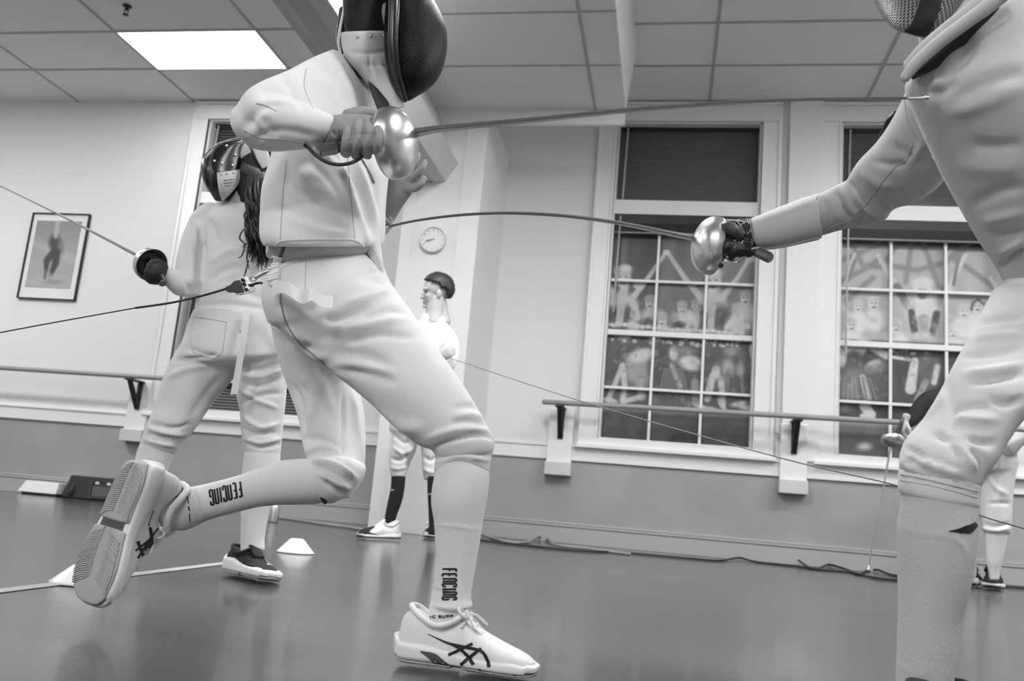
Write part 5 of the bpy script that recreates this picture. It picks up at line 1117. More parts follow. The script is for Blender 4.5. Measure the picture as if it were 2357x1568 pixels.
# ---------------------------------------------------------------- reel cable plugged in behind the running fencer
r = empty('reel_plug', P(545, 660, 1.60), 'black plug with metal clips at the back of the running fencer, on its reel cable', 'cable plug')
def plate(px, Yc, t, name, m, parent=r, bevel=.0015):
    n_ = len(px); v = [P(x, y, Yc-t/2) for x, y in px]+[P(x, y, Yc+t/2) for x, y in px]; g = G(); g.add(v, [tuple(range(n_))[::-1], tuple(range(n_, 2*n_))]+[(i, (i+1) % n_, n_+(i+1) % n_, n_+i) for i in range(n_)]); return g.build(name, m, parent, smooth=False, bevel=bevel)
plate([(527, 658), (539, 647), (553, 644), (564, 674), (566, 677), (553, 680), (538, 673), (528, 674), (520, 670), (518, 664), (521, 659)], 1.60, .016, 'plug_body', trim_b)
plate([(553, 639), (568, 636), (574, 650), (580, 656), (575, 668), (566, 674)], 1.60, .010, 'contact_plate', chrome)
for x, y in ((561, 645), (563, 654), (569, 667), (578, 657)): g = G(); g.add(*lathe([(.0, -.009), (.0032, -.009), (.0032, .009), (0, .009)], P(x, y, 1.598), CF, 12)); g.build('pin', darkplastic, r)
g = G(); g.add(*sweep([P(*q) for q in ((545, 678, 1.592), (570, 674, 1.592), (580, 670, 1.592), (584, 664, 1.593))], .0016, 8, sub=3)); g.build('latch_wire', chrome, r)
g = G(); a_ = [P(584+7*math.cos(t), 641+6*math.sin(t), 1.595+.004*math.sin(t)) for t in np.linspace(0, 6.28, 16)]; g.add(*sweep(a_, .0014, 8)); g.build('ring', chrome, r)
g = G(); g.add(*sweep([P(588, 640, 1.595), P(600, 633, 1.585), P(612, 627, 1.57), P(620, 624, 1.56)], [.003, .0042, .0036, .003], 8, sub=3)); g.add(*sphere(P(591, 638, 1.595), .0042)); g.build('snap_hook', chrome, r)
g = G(); g.add(*sweep([P(605, 626, 1.578), P(613, 620, 1.572)], .0028, 8)); g.build('hook_latch', chrome, r)
g = G(); g.add(*sweep([P(*q) for q in ((578, 657, 1.60), (592, 652, 1.595), (604, 652, 1.59), (616, 656, 1.58), (623, 663, 1.57))], .0026, 8, sub=4)); g.build('short_lead', cabled_m, r)
g = G(); g.add(*sweep([P(520, 665, 1.60), P(480, 677, 1.58), P(400, 696, 1.55), P(312, 709, 1.52)], .0022, 8, sub=4)); g.add(*sweep([P(312, 709, 1.52), P(200, 729, 1.48), P(100, 747, 1.45), P(4, 765, 1.42), P(-120, 788, 1.38)], .0013, 8, sub=4)); g.build('cable', cabled_m, r)
# ---------------------------------------------------------------- boy standing by the white column
Y = 5.18
BOY = person((P(945, 1240, Y)[0], Y, 0), 'person with short dark hair and folded arms, standing by the white column')
b_t = [(905, 965, 1030, 960, Y, .65), (915, 900, 1040, 900, Y, .68), (925, 840, 1046, 840, Y, .7), (938, 790, 1050, 795, Y, .68), (944, 765, 1049, 770, Y, .62), (955, 746, 1036, 752, Y, .55), (970, 735, 1022, 738, Y, .7), (973, 722, 1018, 726, Y, .85)]
b_ar = [(1010, 745, 1046, 765, Y, 1.0), (1022, 775, 1055, 785, Y-.02, 1.0), (1022, 815, 1057, 820, Y-.05, 1.0), (1005, 838, 1040, 850, Y-.12, 1.0), (975, 825, 1000, 850, Y-.19, .9), (945, 815, 968, 842, Y-.21, .9)]
b_al = [(940, 760, 965, 765, Y-.04, 1.0), (930, 795, 965, 800, Y-.1, 1.0), (935, 840, 965, 835, Y-.18, 1.0), (965, 850, 985, 828, Y-.22, .9), (995, 835, 1010, 812, Y-.2, .9)]
fbj = [([(1000, 760), (1020, 780), (1015, 820)], 4, -.007), ([(985, 760), (1000, 790), (1005, 820)], 4, .006), ([(1040, 775), (1044, 800), (1035, 830)], 4, -.006), ([(975, 748), (990, 752), (1010, 750)], 3, -.005)]
BJ = garment('jacket', jacket_w, BOY, [T([(966, 750, 1026, 750, Y, .8), (969, 734, 1022, 732, Y, .85), (973, 722, 1018, 719, Y, .9)], .3, .1, n=28), T(b_t, .2, .2, n=36), T(b_ar, .5, .4, n=24), T(b_al, .5, .4, n=24)], .010, 4, fbj)
b_hip = [(905, 930, 1030, 925, Y, .7), (900, 960, 1030, 965, Y, .7), (896, 990, 1028, 995, Y, .65)]
b_l1 = [(898, 960, 962, 970, Y-.02, .9), (903, 990, 960, 1000, Y-.02, .9), (902, 1020, 957, 1035, Y-.02, .9), (897, 1050, 946, 1060, Y-.02, .9), (897, 1078, 936, 1086, Y-.02, .9), (900, 1098, 934, 1098, Y-.02, .9)]
b_l2 = [(962, 965, 1030, 960, Y, .9), (966, 1000, 1025, 1000, Y, .9), (970, 1035, 1018, 1035, Y, .9), (972, 1075, 1015, 1075, Y, .9), (976, 1104, 1012, 1104, Y, .9)]
fbl = [([(905, 1000), (930, 1020), (950, 1010)], 4, -.012), ([(905, 1030), (930, 1045), (952, 1030)], 4, .010), ([(900, 1055), (920, 1060), (945, 1045)], 4, -.014), ([(930, 1040), (940, 1060), (935, 1080)], 4, -.010), ([(898, 1075), (915, 1080), (935, 1075)], 3, .008), ([(975, 1050), (990, 1060), (1010, 1050)], 4, -.012), ([(975, 1080), (995, 1088), (1012, 1080)], 4, .01)]
garment('breeches', breech_m, BOY, [T(b_hip, .2, .3, n=36), T(b_l1, .5, .15, n=28), T(b_l2, .5, .15, n=28)], .009, 3, fbl)
b_s1 = [(901, 1092, 933, 1094, Y-.02, .95), (900, 1120, 931, 1122, Y-.02, .95), (894, 1150, 925, 1154, Y-.02, .95), (887, 1185, 912, 1190, Y-.02, .95), (884, 1205, 908, 1210, Y-.02, .95), (882, 1222, 908, 1226, Y-.02, .95)]
b_s2 = [(984, 1098, 1013, 1098, Y-.1, .95), (984, 1130, 1012, 1130, Y-.1, .95), (986, 1170, 1008, 1170, Y-.1, .95), (987, 1205, 1006, 1205, Y-.1, .95), (986, 1228, 1008, 1230, Y-.1, .95)]
for st, mk_ in ((b_s1, [(892, 1128), (907, 1129)]), (b_s2, [(985, 1140), (996, 1136)])):
    s_ = garment('sock', sock_b, BOY, [T(st, .2, .3, n=28)], .006, 2); g = G(); ribbon(g, Bvh(s_), mk_, 4, .002, 2, thick=.003, across=2); g.build('sock_mark', mat('sock_logo_grey', 150, .8), s_)
for (hx, hy, tx, ty, zz) in ((916, 1243, 814, 1238, 0), (990, 1236, 988, 1262, 0)):
    a_, b_ = Z(hx, hy, .004), Z(tx, ty, .004); d_ = b_-a_; d_[2] = 0
    fr = Frame(a_+np.array([0, 0, .006]), d_, (0, 0, 1)); L_ = .262; s_ = shoe(BOY, fr, L_, cone_m, cone_m, darkplastic, thick=.7)
    bsh_ = [fr(L_*.62, y_*.001, .0) for y_ in (0,)]
    g = G(); g.add(*loft([[fr(t*L_, w_*math.cos(a), .012+h_*max(0, math.sin(a))) for a in np.linspace(0, math.pi*2, 20, endpoint=False)] for t, w_, h_ in ((.58, .040, .058), (.70, .049, .052), (.82, .049, .043), (.93, .040, .034), (1.005, .018, .020))], .2, .4)); g.build('toe_cap', shoe_b, s_)
    g = G(); g.add(*loft([[fr(t*L_, w_*math.cos(a), -.002+.012*(math.sin(a)*.5+.5)) for a in np.linspace(0, math.pi*2, 20, endpoint=False)] for t, w_ in ((-.03, .022), (.1, .038), (.35, .040), (.62, .050), (.8, .053), (.95, .040), (1.03, .016))], .2, .4)); g.build('outsole', darkplastic, s_)
face = -CR*.96-CF*.28; hd, eyes, at = head3d(P(1003, 674, Y), face, CU*.99+CR*.05, k=.92)
arms = [T(q, .3, .3, shrink=.8) for q in (b_t, b_ar, b_al, b_hip, b_l1, b_l2, b_s1, b_s2)]
BB_ = body(BOY, hd+arms+[limb([P(998, 745, Y), P(1000, 720, Y), P(1004, 690, Y)], [.066, .056, .056])]+hand3d(P(1010, 826, Y-.2), CR*.8+CU*.5, CF, CU, curl=(.5, .5, .5, .5), k=.9)+hand3d(P(950, 826, Y-.21), -CR*.8+CU*.4, CF, CU, curl=(.5, .5, .5, .5), k=.9), skin_m, .005, 2)
for e_ in eyes: g = G(); g.add(*e_); g.build('eye', mat('eye_dark', 60, .2), BOY)
g = G()
for e_ in (1, -1): g.add(*sweep([at(.078, .020, .016*e_), at(.076, .026, .032*e_), at(.066, .022, .05*e_)], [.0035, .004, .002], 6, sub=3))
g.build('eyebrow', hair_m, BOY)
# hair cap: shell over the crown, temples and nape
v, f = sphere((0, 0, 0), 1, 40, 30); keep = []
u_ = CU*.99+CR*.05; f_ = face/np.linalg.norm(face); u_ = u_-f_*(u_@f_); u_ /= np.linalg.norm(u_); s3 = np.cross(f_, u_); k_ = .92
X = v[:, 0]; S3 = v[:, 1]; Zz = v[:, 2]
ptsw = np.array([P(1003, 674, Y)]*len(v))+np.outer(X*.103-.018, f_)*k_+np.outer(Zz*.096+.034, u_)*k_+np.outer(S3*.083, s3)*k_
hl = np.interp(X, [-1, -.75, -.45, -.2, .05, .3, .6, .9], [-.72, -.72, -.62, -.12, -.02, .30, .42, .50])
ins = Zz > hl; vi = {i: j for j, i in enumerate(np.where(ins)[0])}
g = G(); c0 = P(1003, 674, Y)
fr_ = [tuple(vi[i] for i in q) for q in f if all(i in vi for i in q)]; pv = ptsw[ins]; inn = c0+(pv-c0)*.86
g.add(pv, fr_); rn_ = np.random.RandomState(2); g.v[0] = g.v[0]+rn_.normal(size=g.v[0].shape)*.0022; hm = g.build('hair', hair_m, BOY); sm = hm.modifiers.new('thick', 'SOLIDIFY'); sm.thickness = .012; sm.offset = -1

# ---------------------------------------------------------------- fencer with a dark sleeve far behind at right
Y = 5.62
BG = person((P(2290, 1370, Y)[0]-.1, Y, 0), 'person in dark sleeves and white breeches standing far right behind the leg, hand on hip')
k_t = [(2190, 1000, 2330, 1005, Y, .65), (2200, 940, 2340, 940, Y, .65), (2215, 905, 2345, 905, Y, .66), (2235, 880, 2345, 880, Y, .6), (2262, 860, 2330, 860, Y, .6), (2280, 845, 2318, 845, Y, .9)]
k_ra = [(2225, 880, 2262, 905, Y, 1.0), (2175, 890, 2205, 925, Y, 1.0), (2122, 905, 2150, 945, Y-.03, .95), (2090, 945, 2118, 972, Y-.08, .9), (2078, 962, 2100, 985, Y-.1, .9)]
k_la = [(2310, 850, 2340, 860, Y, 1.0), (2345, 900, 2380, 900, Y, 1.0), (2372, 960, 2402, 955, Y-.02, 1.0), (2362, 1000, 2385, 1010, Y-.08, .95), (2335, 1012, 2352, 1028, Y-.12, .9)]
garment('jacket', mat('black_jersey', 26, .85), BG, [T(k_t, .2, .3, n=32), T(k_ra, .5, .3, n=24), T(k_la, .5, .3, n=24)], .010, 3)
k_hip = [(2172, 990, 2330, 1000, Y, .7), (2180, 1040, 2340, 1040, Y, .7), (2185, 1075, 2342, 1080, Y, .6)]
k_l1 = [(2258, 1050, 2345, 1060, Y, .9), (2258, 1100, 2336, 1100, Y, .9), (2258, 1150, 2330, 1150, Y, .9), (2258, 1190, 2328, 1195, Y, .9), (2260, 1222, 2326, 1228, Y, .9)]
k_l2 = [(2180, 1050, 2262, 1060, Y+.02, .9), (2185, 1120, 2255, 1120, Y+.02, .9), (2195, 1180, 2250, 1180, Y+.02, .9), (2200, 1215, 2246, 1215, Y+.02, .9)]
garment('breeches', breech_m, BG, [T(k_hip, .2, .3, n=32), T(k_l1, .5, .15, n=28), T(k_l2, .5, .15, n=28)], .009, 3, [([(2262, 1205), (2290, 1212), (2325, 1205)], 4, -.012), ([(2260, 1215), (2290, 1222), (2328, 1216)], 3, .012), ([(2275, 1160), (2300, 1158), (2325, 1160)], 4, -.01), ([(2270, 1080), (2290, 1120), (2320, 1140)], 6, .01), ([(2300, 1060), (2296, 1110), (2290, 1150)], 5, -.008)])
k_s1 = [(2266, 1215, 2320, 1222, Y, .95), (2268, 1250, 2316, 1252, Y, .95), (2270, 1290, 2308, 1290, Y, .95), (2275, 1314, 2302, 1314, Y, .95), (2278, 1334, 2300, 1334, Y, .95)]
k_s2 = [(2205, 1205, 2244, 1208, Y+.02, .95), (2212, 1260, 2244, 1260, Y+.02, .95), (2222, 1310, 2248, 1310, Y+.02, .95), (2228, 1330, 2246, 1330, Y+.02, .95)]
for st in (k_s1, k_s2): garment('sock', sock_m, BG, [T(st, .2, .3, n=28)], .006, 2)
for hx, hy, tx, ty in ((2284, 1352, 2290, 1380), (2232, 1350, 2266, 1338)):
    a_, b_ = Z(hx, hy, .004), Z(tx, ty, .004); d_ = b_-a_; d_[2] = 0
    fr = Frame(a_+np.array([0, 0, .006]), d_, (0, 0, 1)); s_ = shoe(BG, fr, .29, shoe_b, cone_m, darkplastic, k=1.25); laces(s_, fr, .29, shoe_b, rows=4, bow=False)
hd, eyes, at = head3d(P(2302, 795, Y), -CF*.9-CR*.4, CU, k=.9)
body(BG, hd+[T(q, .3, .3, shrink=.8) for q in (k_t, k_ra, k_la, k_hip, k_l1, k_l2, k_s1, k_s2)]+[limb([P(2300, 855, Y), P(2302, 820, Y)], [.06, .055])]+hand3d(P(2083, 966, Y-.11), -CU*.85-CR*.3, CR*.7+CF*.5, -CF, curl=(.75, .75, .8, .8), k=.95)+hand3d(P(2350, 1014, Y-.13), -CR*.8-CU*.65, CF, CU, curl=(.15, .15, .2, .2), k=1.0), skin_m, .0055, 2)
for e_ in eyes: g = G(); g.add(*e_); g.build('eye', MATS['eye_dark'], BG)
g = G(); g.add(*sphere(P(2304, 778, Y+.02), (.095, .1, .09), 24, 16)); g.build('hair', hair_m, BG)
gc = P(2056, 1012, Y-.16); tipp = P(2012, 1230, Y-.22); ax = tipp-gc; ax /= np.linalg.norm(ax)
epee('fencing sword held point down by the dark-sleeved person far right', gc+ax*.0, ax-CF*.25+CU*.1, [gc, P(2048, 1040, Y-.17), P(2036, 1110, Y-.19), P(2024, 1180, Y-.21), tipp, P(1999, 1310, Y-.23)], [.006, .0055, .005, .0045, .004, .0035], .066, [gc, P(2066, 995, Y-.14), P(2074, 975, Y-.13)], P(2074, 975, Y-.13)-P(2066, 995, Y-.14), tone=MATS['blade_light'])
# ---------------------------------------------------------------- big fencer at the right edge, close to the camera
RF = person((P(2200, 1500, 1.35)[0], 1.35, 0), 'person in white fencing kit nearest the right edge, sword arm stretched left')
r_t = [(2318, 652, 2760, 640, 1.52, 0.75), (2296, 610, 2740, 600, 1.5, 0.8), (2262, 560, 2720, 550, 1.48, 0.8), (2215, 480, 2690, 470, 1.45, 0.8), (2168, 395, 2650, 380, 1.42, 0.8), (2128, 310, 2600, 290, 1.39, 0.8), (2098, 240, 2540, 220, 1.365, 0.8), (2086, 200, 2480, 150, 1.35, 0.75), (2110, 160, 2420, 90, 1.34, 0.7), (2165, 110, 2380, 40, 1.33, 0.7), (2230, 50, 2370, -20, 1.33, 0.7)]
r_ua = [(2096, 190, 2230, 330, 1.52, 1.0), (2060, 265, 2185, 400, 1.58, 1.0), (2020, 325, 2150, 440, 1.64, 1.0), (1975, 372, 2100, 470, 1.69, 1.0), (1953, 408, 2062, 480, 1.73, 1.0), (1945, 425, 2030, 505, 1.75, 1.0)]
r_fa = [(1950, 415, 2040, 505, 1.75, 1.0), (1915, 432, 2000, 518, 1.78, .95), (1880, 450, 1935, 530, 1.81, .92), (1840, 464, 1888, 543, 1.84, .9), (1800, 478, 1830, 556, 1.86, .9), (1760, 494, 1785, 566, 1.88, .88), (1732, 504, 1750, 570, 1.90, .85)]
fr_ = [([(2055, 330), (2090, 360), (2140, 385)], 10, -.007), ([(2010, 372), (2050, 380), (2100, 378)], 9, -.006), ([(1985, 390), (2010, 420), (2060, 430)], 10, .005), ([(2130, 320), (2110, 360), (2080, 385)], 9, .006), ([(1955, 418), (1975, 450), (1998, 485)], 5, -.008), ([(1962, 430), (1985, 470), (2015, 505)], 5, .006), ([(1940, 430), (1955, 470), (1975, 500)], 6, .005), ([(1925, 440), (1940, 480), (1965, 510)], 5, -.006), ([(1905, 445), (1920, 480), (1935, 515)], 7, .004), ([(1890, 455), (1900, 490), (1905, 530)], 5, -.005), ([(2030, 440), (2045, 465), (2050, 490)], 7, .004),
       ([(2200, 230), (2270, 190), (2357, 160)], 16, -.006), ([(2180, 260), (2260, 240), (2357, 200)], 18, .006), ([(2230, 330), (2290, 340), (2357, 330)], 18, -.006), ([(2200, 380), (2290, 390), (2357, 380)], 18, .004), ([(2240, 470), (2300, 440), (2357, 430)], 14, -.006), ([(2260, 510), (2310, 500), (2357, 490)], 12, .006), ([(2280, 540), (2320, 540), (2357, 530)], 10, -.008), ([(2300, 620), (2330, 590), (2357, 570)], 9, -.010), ([(2300, 580), (2330, 570), (2357, 555)], 9, .008), ([(2115, 200), (2130, 190), (2140, 170)], 8, -.010), ([(2120, 205), (2160, 215), (2200, 180)], 14, -.010), ([(2140, 170), (2200, 150), (2240, 90)], 16, -.012), ([(2100, 190), (2125, 165), (2155, 130)], 5, .008)]
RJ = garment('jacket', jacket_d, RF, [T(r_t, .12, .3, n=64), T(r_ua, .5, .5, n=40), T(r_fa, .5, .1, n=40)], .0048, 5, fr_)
brj = Bvh(RJ)
g = G(); seam(g, brj, [(2082, 232), (2090, 280), (2108, 312), (2135, 345), (2155, 375)], .0012); seam(g, brj, [(2100, 335), (2085, 370), (2060, 385), (2030, 420), (2008, 450), (1990, 475), (1972, 492)], .0014); seam(g, brj, [(1886, 540), (1920, 520), (1955, 508), (1985, 495)], .0014); g.build('seam', seam_m, RJ)
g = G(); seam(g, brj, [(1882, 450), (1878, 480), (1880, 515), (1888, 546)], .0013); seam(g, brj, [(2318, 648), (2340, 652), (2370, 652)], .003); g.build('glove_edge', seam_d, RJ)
col = [T([(2074, 172, 2092, 186, 1.27, 1.2), (2096, 140, 2116, 158, 1.265, 1.2), (2150, 88, 2172, 108, 1.26, 1.2), (2210, 42, 2236, 62, 1.255, 1.2), (2262, 2, 2290, 24, 1.25, 1.2), (2320, -45, 2345, -20, 1.25, 1.2)], .8, .4, n=28), T([(2082, 142, 2094, 160, 1.285, 1.2), (2118, 100, 2136, 122, 1.28, 1.2), (2170, 55, 2190, 80, 1.275, 1.2), (2225, 10, 2246, 34, 1.27, 1.2), (2280, -40, 2300, -14, 1.27, 1.2)], .8, .4, n=28)]
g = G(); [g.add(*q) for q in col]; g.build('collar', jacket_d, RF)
# inside of the open collar, its shade put into the dark colour
g = G(); g.add(*T([(2096, 176, 2103, 183, 1.31, 1.0), (2128, 144, 2146, 162, 1.31, 1.0), (2180, 98, 2208, 128, 1.31, 1.0), (2230, 52, 2262, 78, 1.305, 1.0), (2275, 12, 2300, 20, 1.30, 1.0)], .4, .4, n=28)); g.build('collar_lining', mat('collar_lining_shaded', 60, .9), RF)
# mask
rm = [(2110, 84, 2140, 86, 1.40, 1.6), (2066, 70, 2168, 64, 1.42, 1.5), (2040, 44, 2190, 30, 1.44, 1.45), (2022, 14, 2215, -10, 1.46, 1.4), (2012, -30, 2240, -60, 1.47, 1.3), (2014, -90, 2270, -120, 1.48, 1.25), (2040, -150, 2280, -180, 1.48, 1.2), (2090, -200, 2260, -225, 1.48, 1.0)]
RM = garment('mask', mesh_grey, RF, [T(rm, .3, .5, n=48)], .005, 4); weave(RM, P(2150, -60, 1.48), CU); brm = Bvh(RM)
g = G(); g.add(*T([(2078, 70, 2128, 86, 1.345, .5), (2095, 55, 2138, 80, 1.335, .5), (2104, 35, 2150, 58, 1.33, .5), (2113, 10, 2163, 25, 1.33, .5), (2118, -20, 2170, -10, 1.33, .5), (2120, -70, 2172, -60, 1.34, .5)], .3, .3, n=28)); g.build('edge_trim', mat('black_mask_trim', 12, .75), RM)
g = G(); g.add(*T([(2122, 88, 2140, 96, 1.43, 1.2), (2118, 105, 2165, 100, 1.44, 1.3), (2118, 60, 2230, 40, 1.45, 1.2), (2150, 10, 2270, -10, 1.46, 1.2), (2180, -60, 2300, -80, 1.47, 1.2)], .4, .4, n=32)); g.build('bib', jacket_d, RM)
# breeches of the near leg
q_hip = [(2322, 640, 2740, 630, 1.50, .75), (2300, 668, 2720, 680, 1.48, .75), (2272, 705, 2690, 760, 1.45, .75)]
q_th = [(2290, 665, 2640, 760, 1.45, .9), (2268, 705, 2560, 830, 1.42, .9), (2238, 762, 2480, 880, 1.38, .9), (2200, 832, 2420, 925, 1.34, .88), (2164, 902, 2362, 958, 1.325, .88), (2126, 965, 2322, 1010, 1.315, .88), (2088, 1008, 2300, 1050, 1.31, .88), (2073, 1042, 2280, 1078, 1.305, .88), (2071, 1062, 2266, 1098, 1.305, .88), (2069, 1085, 2257, 1122, 1.305, .88)]
fq = [([(2220, 750), (2290, 735), (2357, 730)], 9, -.007), ([(2230, 780), (2290, 775), (2357, 770)], 10, .005), ([(2210, 820), (2280, 815), (2357, 800)], 9, -.006), ([(2240, 880), (2300, 872), (2357, 860)], 8, -.009), ([(2220, 860), (2290, 852), (2357, 838)], 9, .006), ([(2180, 880), (2195, 940), (2190, 1000)], 10, -.005), ([(2195, 945), (2240, 935), (2280, 940)], 8, -.006), ([(2200, 960), (2250, 965), (2300, 965)], 7, .005), ([(2085, 1030), (2110, 1045), (2130, 1062)], 7, -.007), ([(2150, 1000), (2190, 1020), (2220, 1060)], 8, -.008), ([(2175, 1010), (2215, 1040), (2245, 1085)], 7, .007), ([(2100, 1050), (2150, 1075), (2220, 1095)], 8, .008), ([(2230, 1010), (2260, 1020), (2290, 1020)], 7, -.008), ([(2235, 1030), (2260, 1060), (2262, 1090)], 7, -.008), ([(2085, 1068), (2100, 1062), (2115, 1068)], 5, -.006), ([(2075, 1055), (2085, 1072), (2110, 1082)], 5, .006), ([(2280, 920), (2320, 930), (2357, 915)], 8, -.008), ([(2130, 960), (2160, 930), (2180, 900)], 8, .004)]
q_oth = [(2420, 760, 2700, 720, 1.62, .9), (2480, 900, 2700, 880, 1.72, .9), (2560, 1020, 2740, 1000, 1.82, .9), (2620, 1100, 2780, 1080, 1.9, .9)]
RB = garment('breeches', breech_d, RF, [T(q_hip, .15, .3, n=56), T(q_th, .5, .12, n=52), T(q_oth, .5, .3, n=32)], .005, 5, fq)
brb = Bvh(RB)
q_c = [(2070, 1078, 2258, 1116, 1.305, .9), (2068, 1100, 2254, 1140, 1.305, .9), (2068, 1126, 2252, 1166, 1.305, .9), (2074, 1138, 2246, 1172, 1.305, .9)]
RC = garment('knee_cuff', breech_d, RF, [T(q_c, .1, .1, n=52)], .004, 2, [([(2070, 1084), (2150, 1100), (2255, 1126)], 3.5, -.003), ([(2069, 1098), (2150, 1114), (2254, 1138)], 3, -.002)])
brc = Bvh(RC); g = G(); seam(g, brc, [(2074, 1092), (2150, 1108), (2250, 1132)], .0011); seam(g, brc, [(2073, 1106), (2150, 1120), (2250, 1146)], .0009); g.build('stitching', seam_m, RC)
q_s = [(2076, 1115, 2248, 1150, 1.305, .9), (2075, 1150, 2249, 1180, 1.305, .92), (2069, 1190, 2248, 1215, 1.305, .95), (2066, 1222, 2246, 1255, 1.305, .97), (2067, 1290, 2240, 1310, 1.305, 1.0), (2068, 1360, 2228, 1370, 1.305, 1.0), (2067, 1430, 2210, 1438, 1.305, 1.0), (2065, 1500, 2202, 1505, 1.305, 1.0), (2062, 1570, 2194, 1572, 1.305, 1.0), (2060, 1640, 2188, 1640, 1.305, 1.0), (2058, 1690, 2196, 1690, 1.30, .9)]
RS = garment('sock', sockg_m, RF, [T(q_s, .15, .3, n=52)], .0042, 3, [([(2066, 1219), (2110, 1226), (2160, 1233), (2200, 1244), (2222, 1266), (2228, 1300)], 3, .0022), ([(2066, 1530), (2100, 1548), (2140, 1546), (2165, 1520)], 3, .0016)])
brs = Bvh(RS); g = G(); ribbon(g, brs, [(2183, 1223), (2210, 1222), (2232, 1218), (2247, 1206)], [1, 10, 20, 10], .001, 2, thick=.001); g.build('black_wedge_mark', ink, RS, smooth=False)
a_ = Z(2165, 1745, 0); L_ = .245; fr = Frame(np.array([a_[0]+.045, 1.31, .008]), (-.72, -.70, 0), (0, 0, 1)); s_ = shoe(RF, fr, L_, shoe_b, shoe_sole, sole_m, low=True); laces(s_, fr, L_, shoe_b, bow=False, low=True)
q_os = [(2640, 1070, 2790, 1090, 1.92, .95), (2660, 1180, 2790, 1190, 1.96, .95), (2690, 1290, 2780, 1300, 2.0, .95), (2700, 1420, 2770, 1425, 2.02, .95)]
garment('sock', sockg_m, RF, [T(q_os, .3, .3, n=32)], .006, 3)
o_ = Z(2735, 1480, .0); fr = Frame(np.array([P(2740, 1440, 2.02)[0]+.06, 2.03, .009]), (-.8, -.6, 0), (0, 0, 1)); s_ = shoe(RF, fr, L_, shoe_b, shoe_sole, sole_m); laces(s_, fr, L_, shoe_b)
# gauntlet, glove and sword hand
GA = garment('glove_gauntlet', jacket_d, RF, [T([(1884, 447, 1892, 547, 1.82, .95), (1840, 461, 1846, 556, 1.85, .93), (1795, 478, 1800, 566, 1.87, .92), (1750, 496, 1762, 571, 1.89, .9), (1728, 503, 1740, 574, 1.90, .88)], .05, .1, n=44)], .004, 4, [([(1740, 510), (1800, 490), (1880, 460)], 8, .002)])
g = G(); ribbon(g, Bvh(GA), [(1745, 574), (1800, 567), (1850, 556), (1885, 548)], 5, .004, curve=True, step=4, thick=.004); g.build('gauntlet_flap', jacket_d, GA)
gl = [T([(1736, 503, 1745, 574, 1.90, .85), (1712, 505, 1722, 578, 1.905, .85), (1688, 506, 1694, 574, 1.91, .8), (1665, 507, 1666, 560, 1.915, .75), (1650, 512, 1650, 556, 1.92, .7)], .2, .5, n=28),
      chain([(1672, 552, 1.88), (1676, 566, 1.865), (1672, 580, 1.875)], [.011, .0105, .009]), chain([(1686, 556, 1.88), (1690, 574, 1.866), (1684, 590, 1.88)], [.0115, .011, .0095]), chain([(1704, 562, 1.885), (1708, 578, 1.872), (1703, 584, 1.885)], [.0115, .011, .0095]), chain([(1722, 566, 1.89), (1726, 580, 1.88), (1720, 584, 1.89)], [.0115, .011, .0095])]
RG = garment('glove', mat('black_lace_glove', 30, .7, bump=('vor', 220, .8)), RF, gl, .003, 3); brg = Bvh(RG)
g = G(); g.add(*chain([(1702, 544, 1.872), (1690, 533, 1.868), (1676, 525, 1.872), (1668, 522, 1.88)], [.012, .0155, .0155, .013])); g.build('thumb', mat('glove_thumb_leather', 56, .5), RG)
g = G(); rng = np.random.RandomState(5)
for i in range(34):
    x, y = rng.uniform(1690, 1732), rng.uniform(508, 560); a = rng.uniform(0, 6.3)
    ribbon(g, brg, [(x, y), (x+4*math.cos(a), y+4*math.sin(a)), (x+4*math.cos(a)+4*math.cos(a+1.2), y+4*math.sin(a)+4*math.sin(a+1.2))], 1.6, .0012, 2, thick=.001, across=2)
for p_ in ([(1668, 507), (1700, 509), (1716, 512), (1728, 508)], [(1695, 508), (1706, 522), (1712, 536)], [(1726, 504), (1730, 530), (1736, 556)]): ribbon(g, brg, p_, 2.6, .0014, 2, thick=.001, across=2, curve=True)
lt = g.build('lace_pattern', mat('glove_lace_grey', 150, .7), RG, smooth=False); lt['kind'] = 'stuff'
g = G()
for x0, y0 in ((1672, 566), (1690, 574)): ribbon(g, brg, [(x0, y0-7), (x0+1, y0), (x0-1, y0+7)], 9, .0016, 2, thick=.001)
g.build('finger_patch', MATS['glove_thumb_leather'], RG)
hd, eyes, at = head3d(P(2160, -60, 1.48), -CR*.95-CU*.3, CU, k=.8)
body(RF, hd+[T(q, .3, .3, shrink=.84) for q in (r_t, r_ua, r_fa, q_hip, q_th, q_oth, q_s, q_os)]+[limb([P(2300, 60, 1.47), P(2230, 0, 1.475), P(2180, -40, 1.48)], [.06, .052, .052]), sweep([P(1740, 540, 1.90), P(1670, 535, 1.915)], [.022, .024], 14)], skin_m, .008, 3)
gc = P(1640, 566, 1.925); bl = [P(*q) for q in ((1606, 551, 1.93), (1590, 547, 1.93), (1540, 537, 1.925), (1470, 522, 1.92), (1390, 508, 1.905), (1300, 497, 1.88), (1200, 491, 1.85), (1130, 491, 1.82), (1050, 496, 1.79), (970, 506, 1.76), (910, 518, 1.735), (872, 529, 1.72))]
ax = bl[2]-bl[0]; ax /= np.linalg.norm(ax); ax = ax*1.0-CF*.22-CU*.06; ax /= np.linalg.norm(ax)
epee('fencing sword of the fencer at right, its arched blade ending at the running jacket', gc, ax, bl, [.0082, .0072, .0062, .0052, .0045, .004, .0036, .0033, .003, .0028, .0026, .0024], .0655, [gc-ax*.004, P(1680, 562, 1.90), P(1720, 572, 1.885), P(1738, 578, 1.88)], P(1764, 590, 1.865)-P(1738, 578, 1.88))
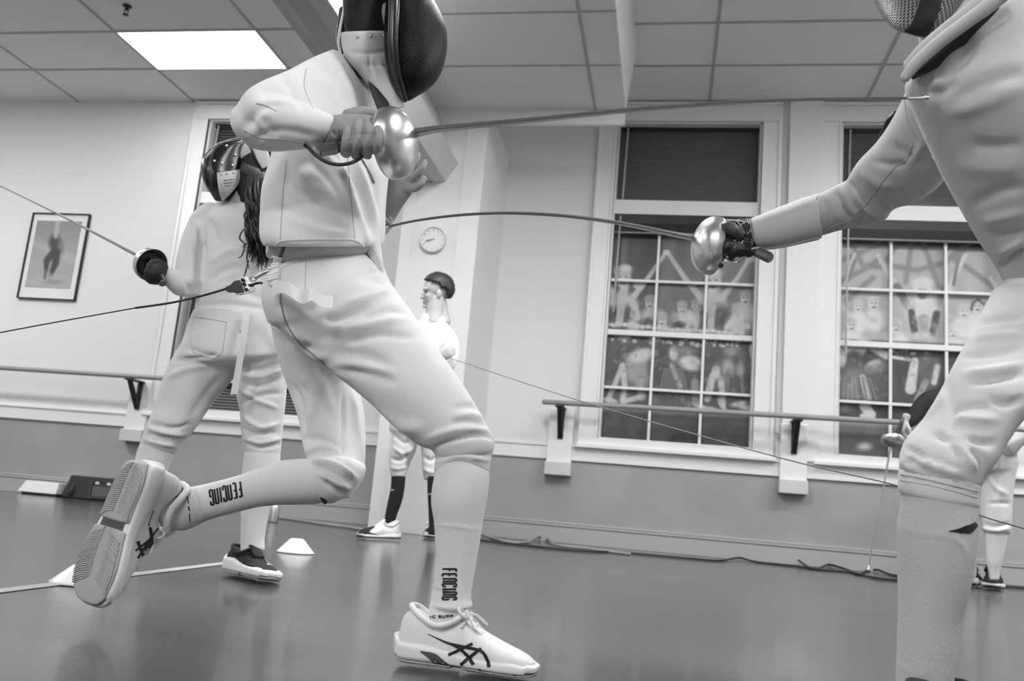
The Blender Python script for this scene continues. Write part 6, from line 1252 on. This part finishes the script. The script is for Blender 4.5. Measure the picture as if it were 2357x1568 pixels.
# socket and plug wires under the guard
r = empty('sword_socket_plug', P(1664, 594, 1.90), 'small clear plug under the bell guard of the right fencer', 'plug')
plate([(1652, 582), (1672, 588), (1668, 606), (1654, 604)], 1.90, .014, 'housing', mat('clear_plastic', 190, .2), r)
plate([(1664, 592), (1700, 600), (1698, 606), (1666, 602)], 1.895, .008, 'prongs', chrome, r)
g = G(); g.add(*lathe([(0, -.004), (.005, -.004), (.005, .006), (0, .006)], P(1659, 612, 1.895), CF, 12)); g.build('screw', trim_b, r)
g = G(); g.add(*sweep([P(*q) for q in ((1698, 604, 1.895), (1712, 596, 1.885), (1720, 584, 1.88), (1732, 573, 1.872), (1750, 571, 1.87))], .0022, 8, sub=5)); g.build('lead', mat('clear_lead', 196, .3), r)
# strip of black strap behind the upper arm
g = G(); g.add(*sweep([P(*q) for q in ((2062, 262, 1.58), (2046, 278, 1.6), (2038, 296, 1.62), (2030, 312, 1.64))], .006, 8, sub=4)); g.build('arm_strap', trim_b, RF)
# ---------------------------------------------------------------- camera, world, view
cd = bpy.data.cameras.new('camera'); cam = bpy.data.objects.new('camera', cd); COL.objects.link(cam)
cam.matrix_world = Matrix(((CR[0], CU[0], -CF[0], CAM[0]), (CR[1], CU[1], -CF[1], CAM[1]), (CR[2], CU[2], -CF[2], CAM[2]), (0, 0, 0, 1)))
cd.sensor_fit = 'HORIZONTAL'; cd.sensor_width = 36.0; cd.lens = FPX/2357*36.0
cd.clip_start = .02; cd.dof.use_dof = True; cd.dof.focus_distance = 1.75; cd.dof.aperture_fstop = 7.0
SC.camera = cam
w = bpy.data.worlds.new('world'); SC.world = w; w.use_nodes = True
w.node_tree.nodes['Background'].inputs['Color'].default_value = (.5, .5, .5, 1); w.node_tree.nodes['Background'].inputs['Strength'].default_value = .01
SC.view_settings.view_transform = 'Standard'; SC.view_settings.look = 'None'; SC.view_settings.exposure = EXPOSURE; SC.view_settings.gamma = 1.0
SC.view_settings.use_curve_mapping = False
SC.cycles.max_bounces = 8; SC.cycles.diffuse_bounces = 5; SC.cycles.caustics_reflective = False; SC.cycles.caustics_refractive = False
SC.cycles.use_denoising = True
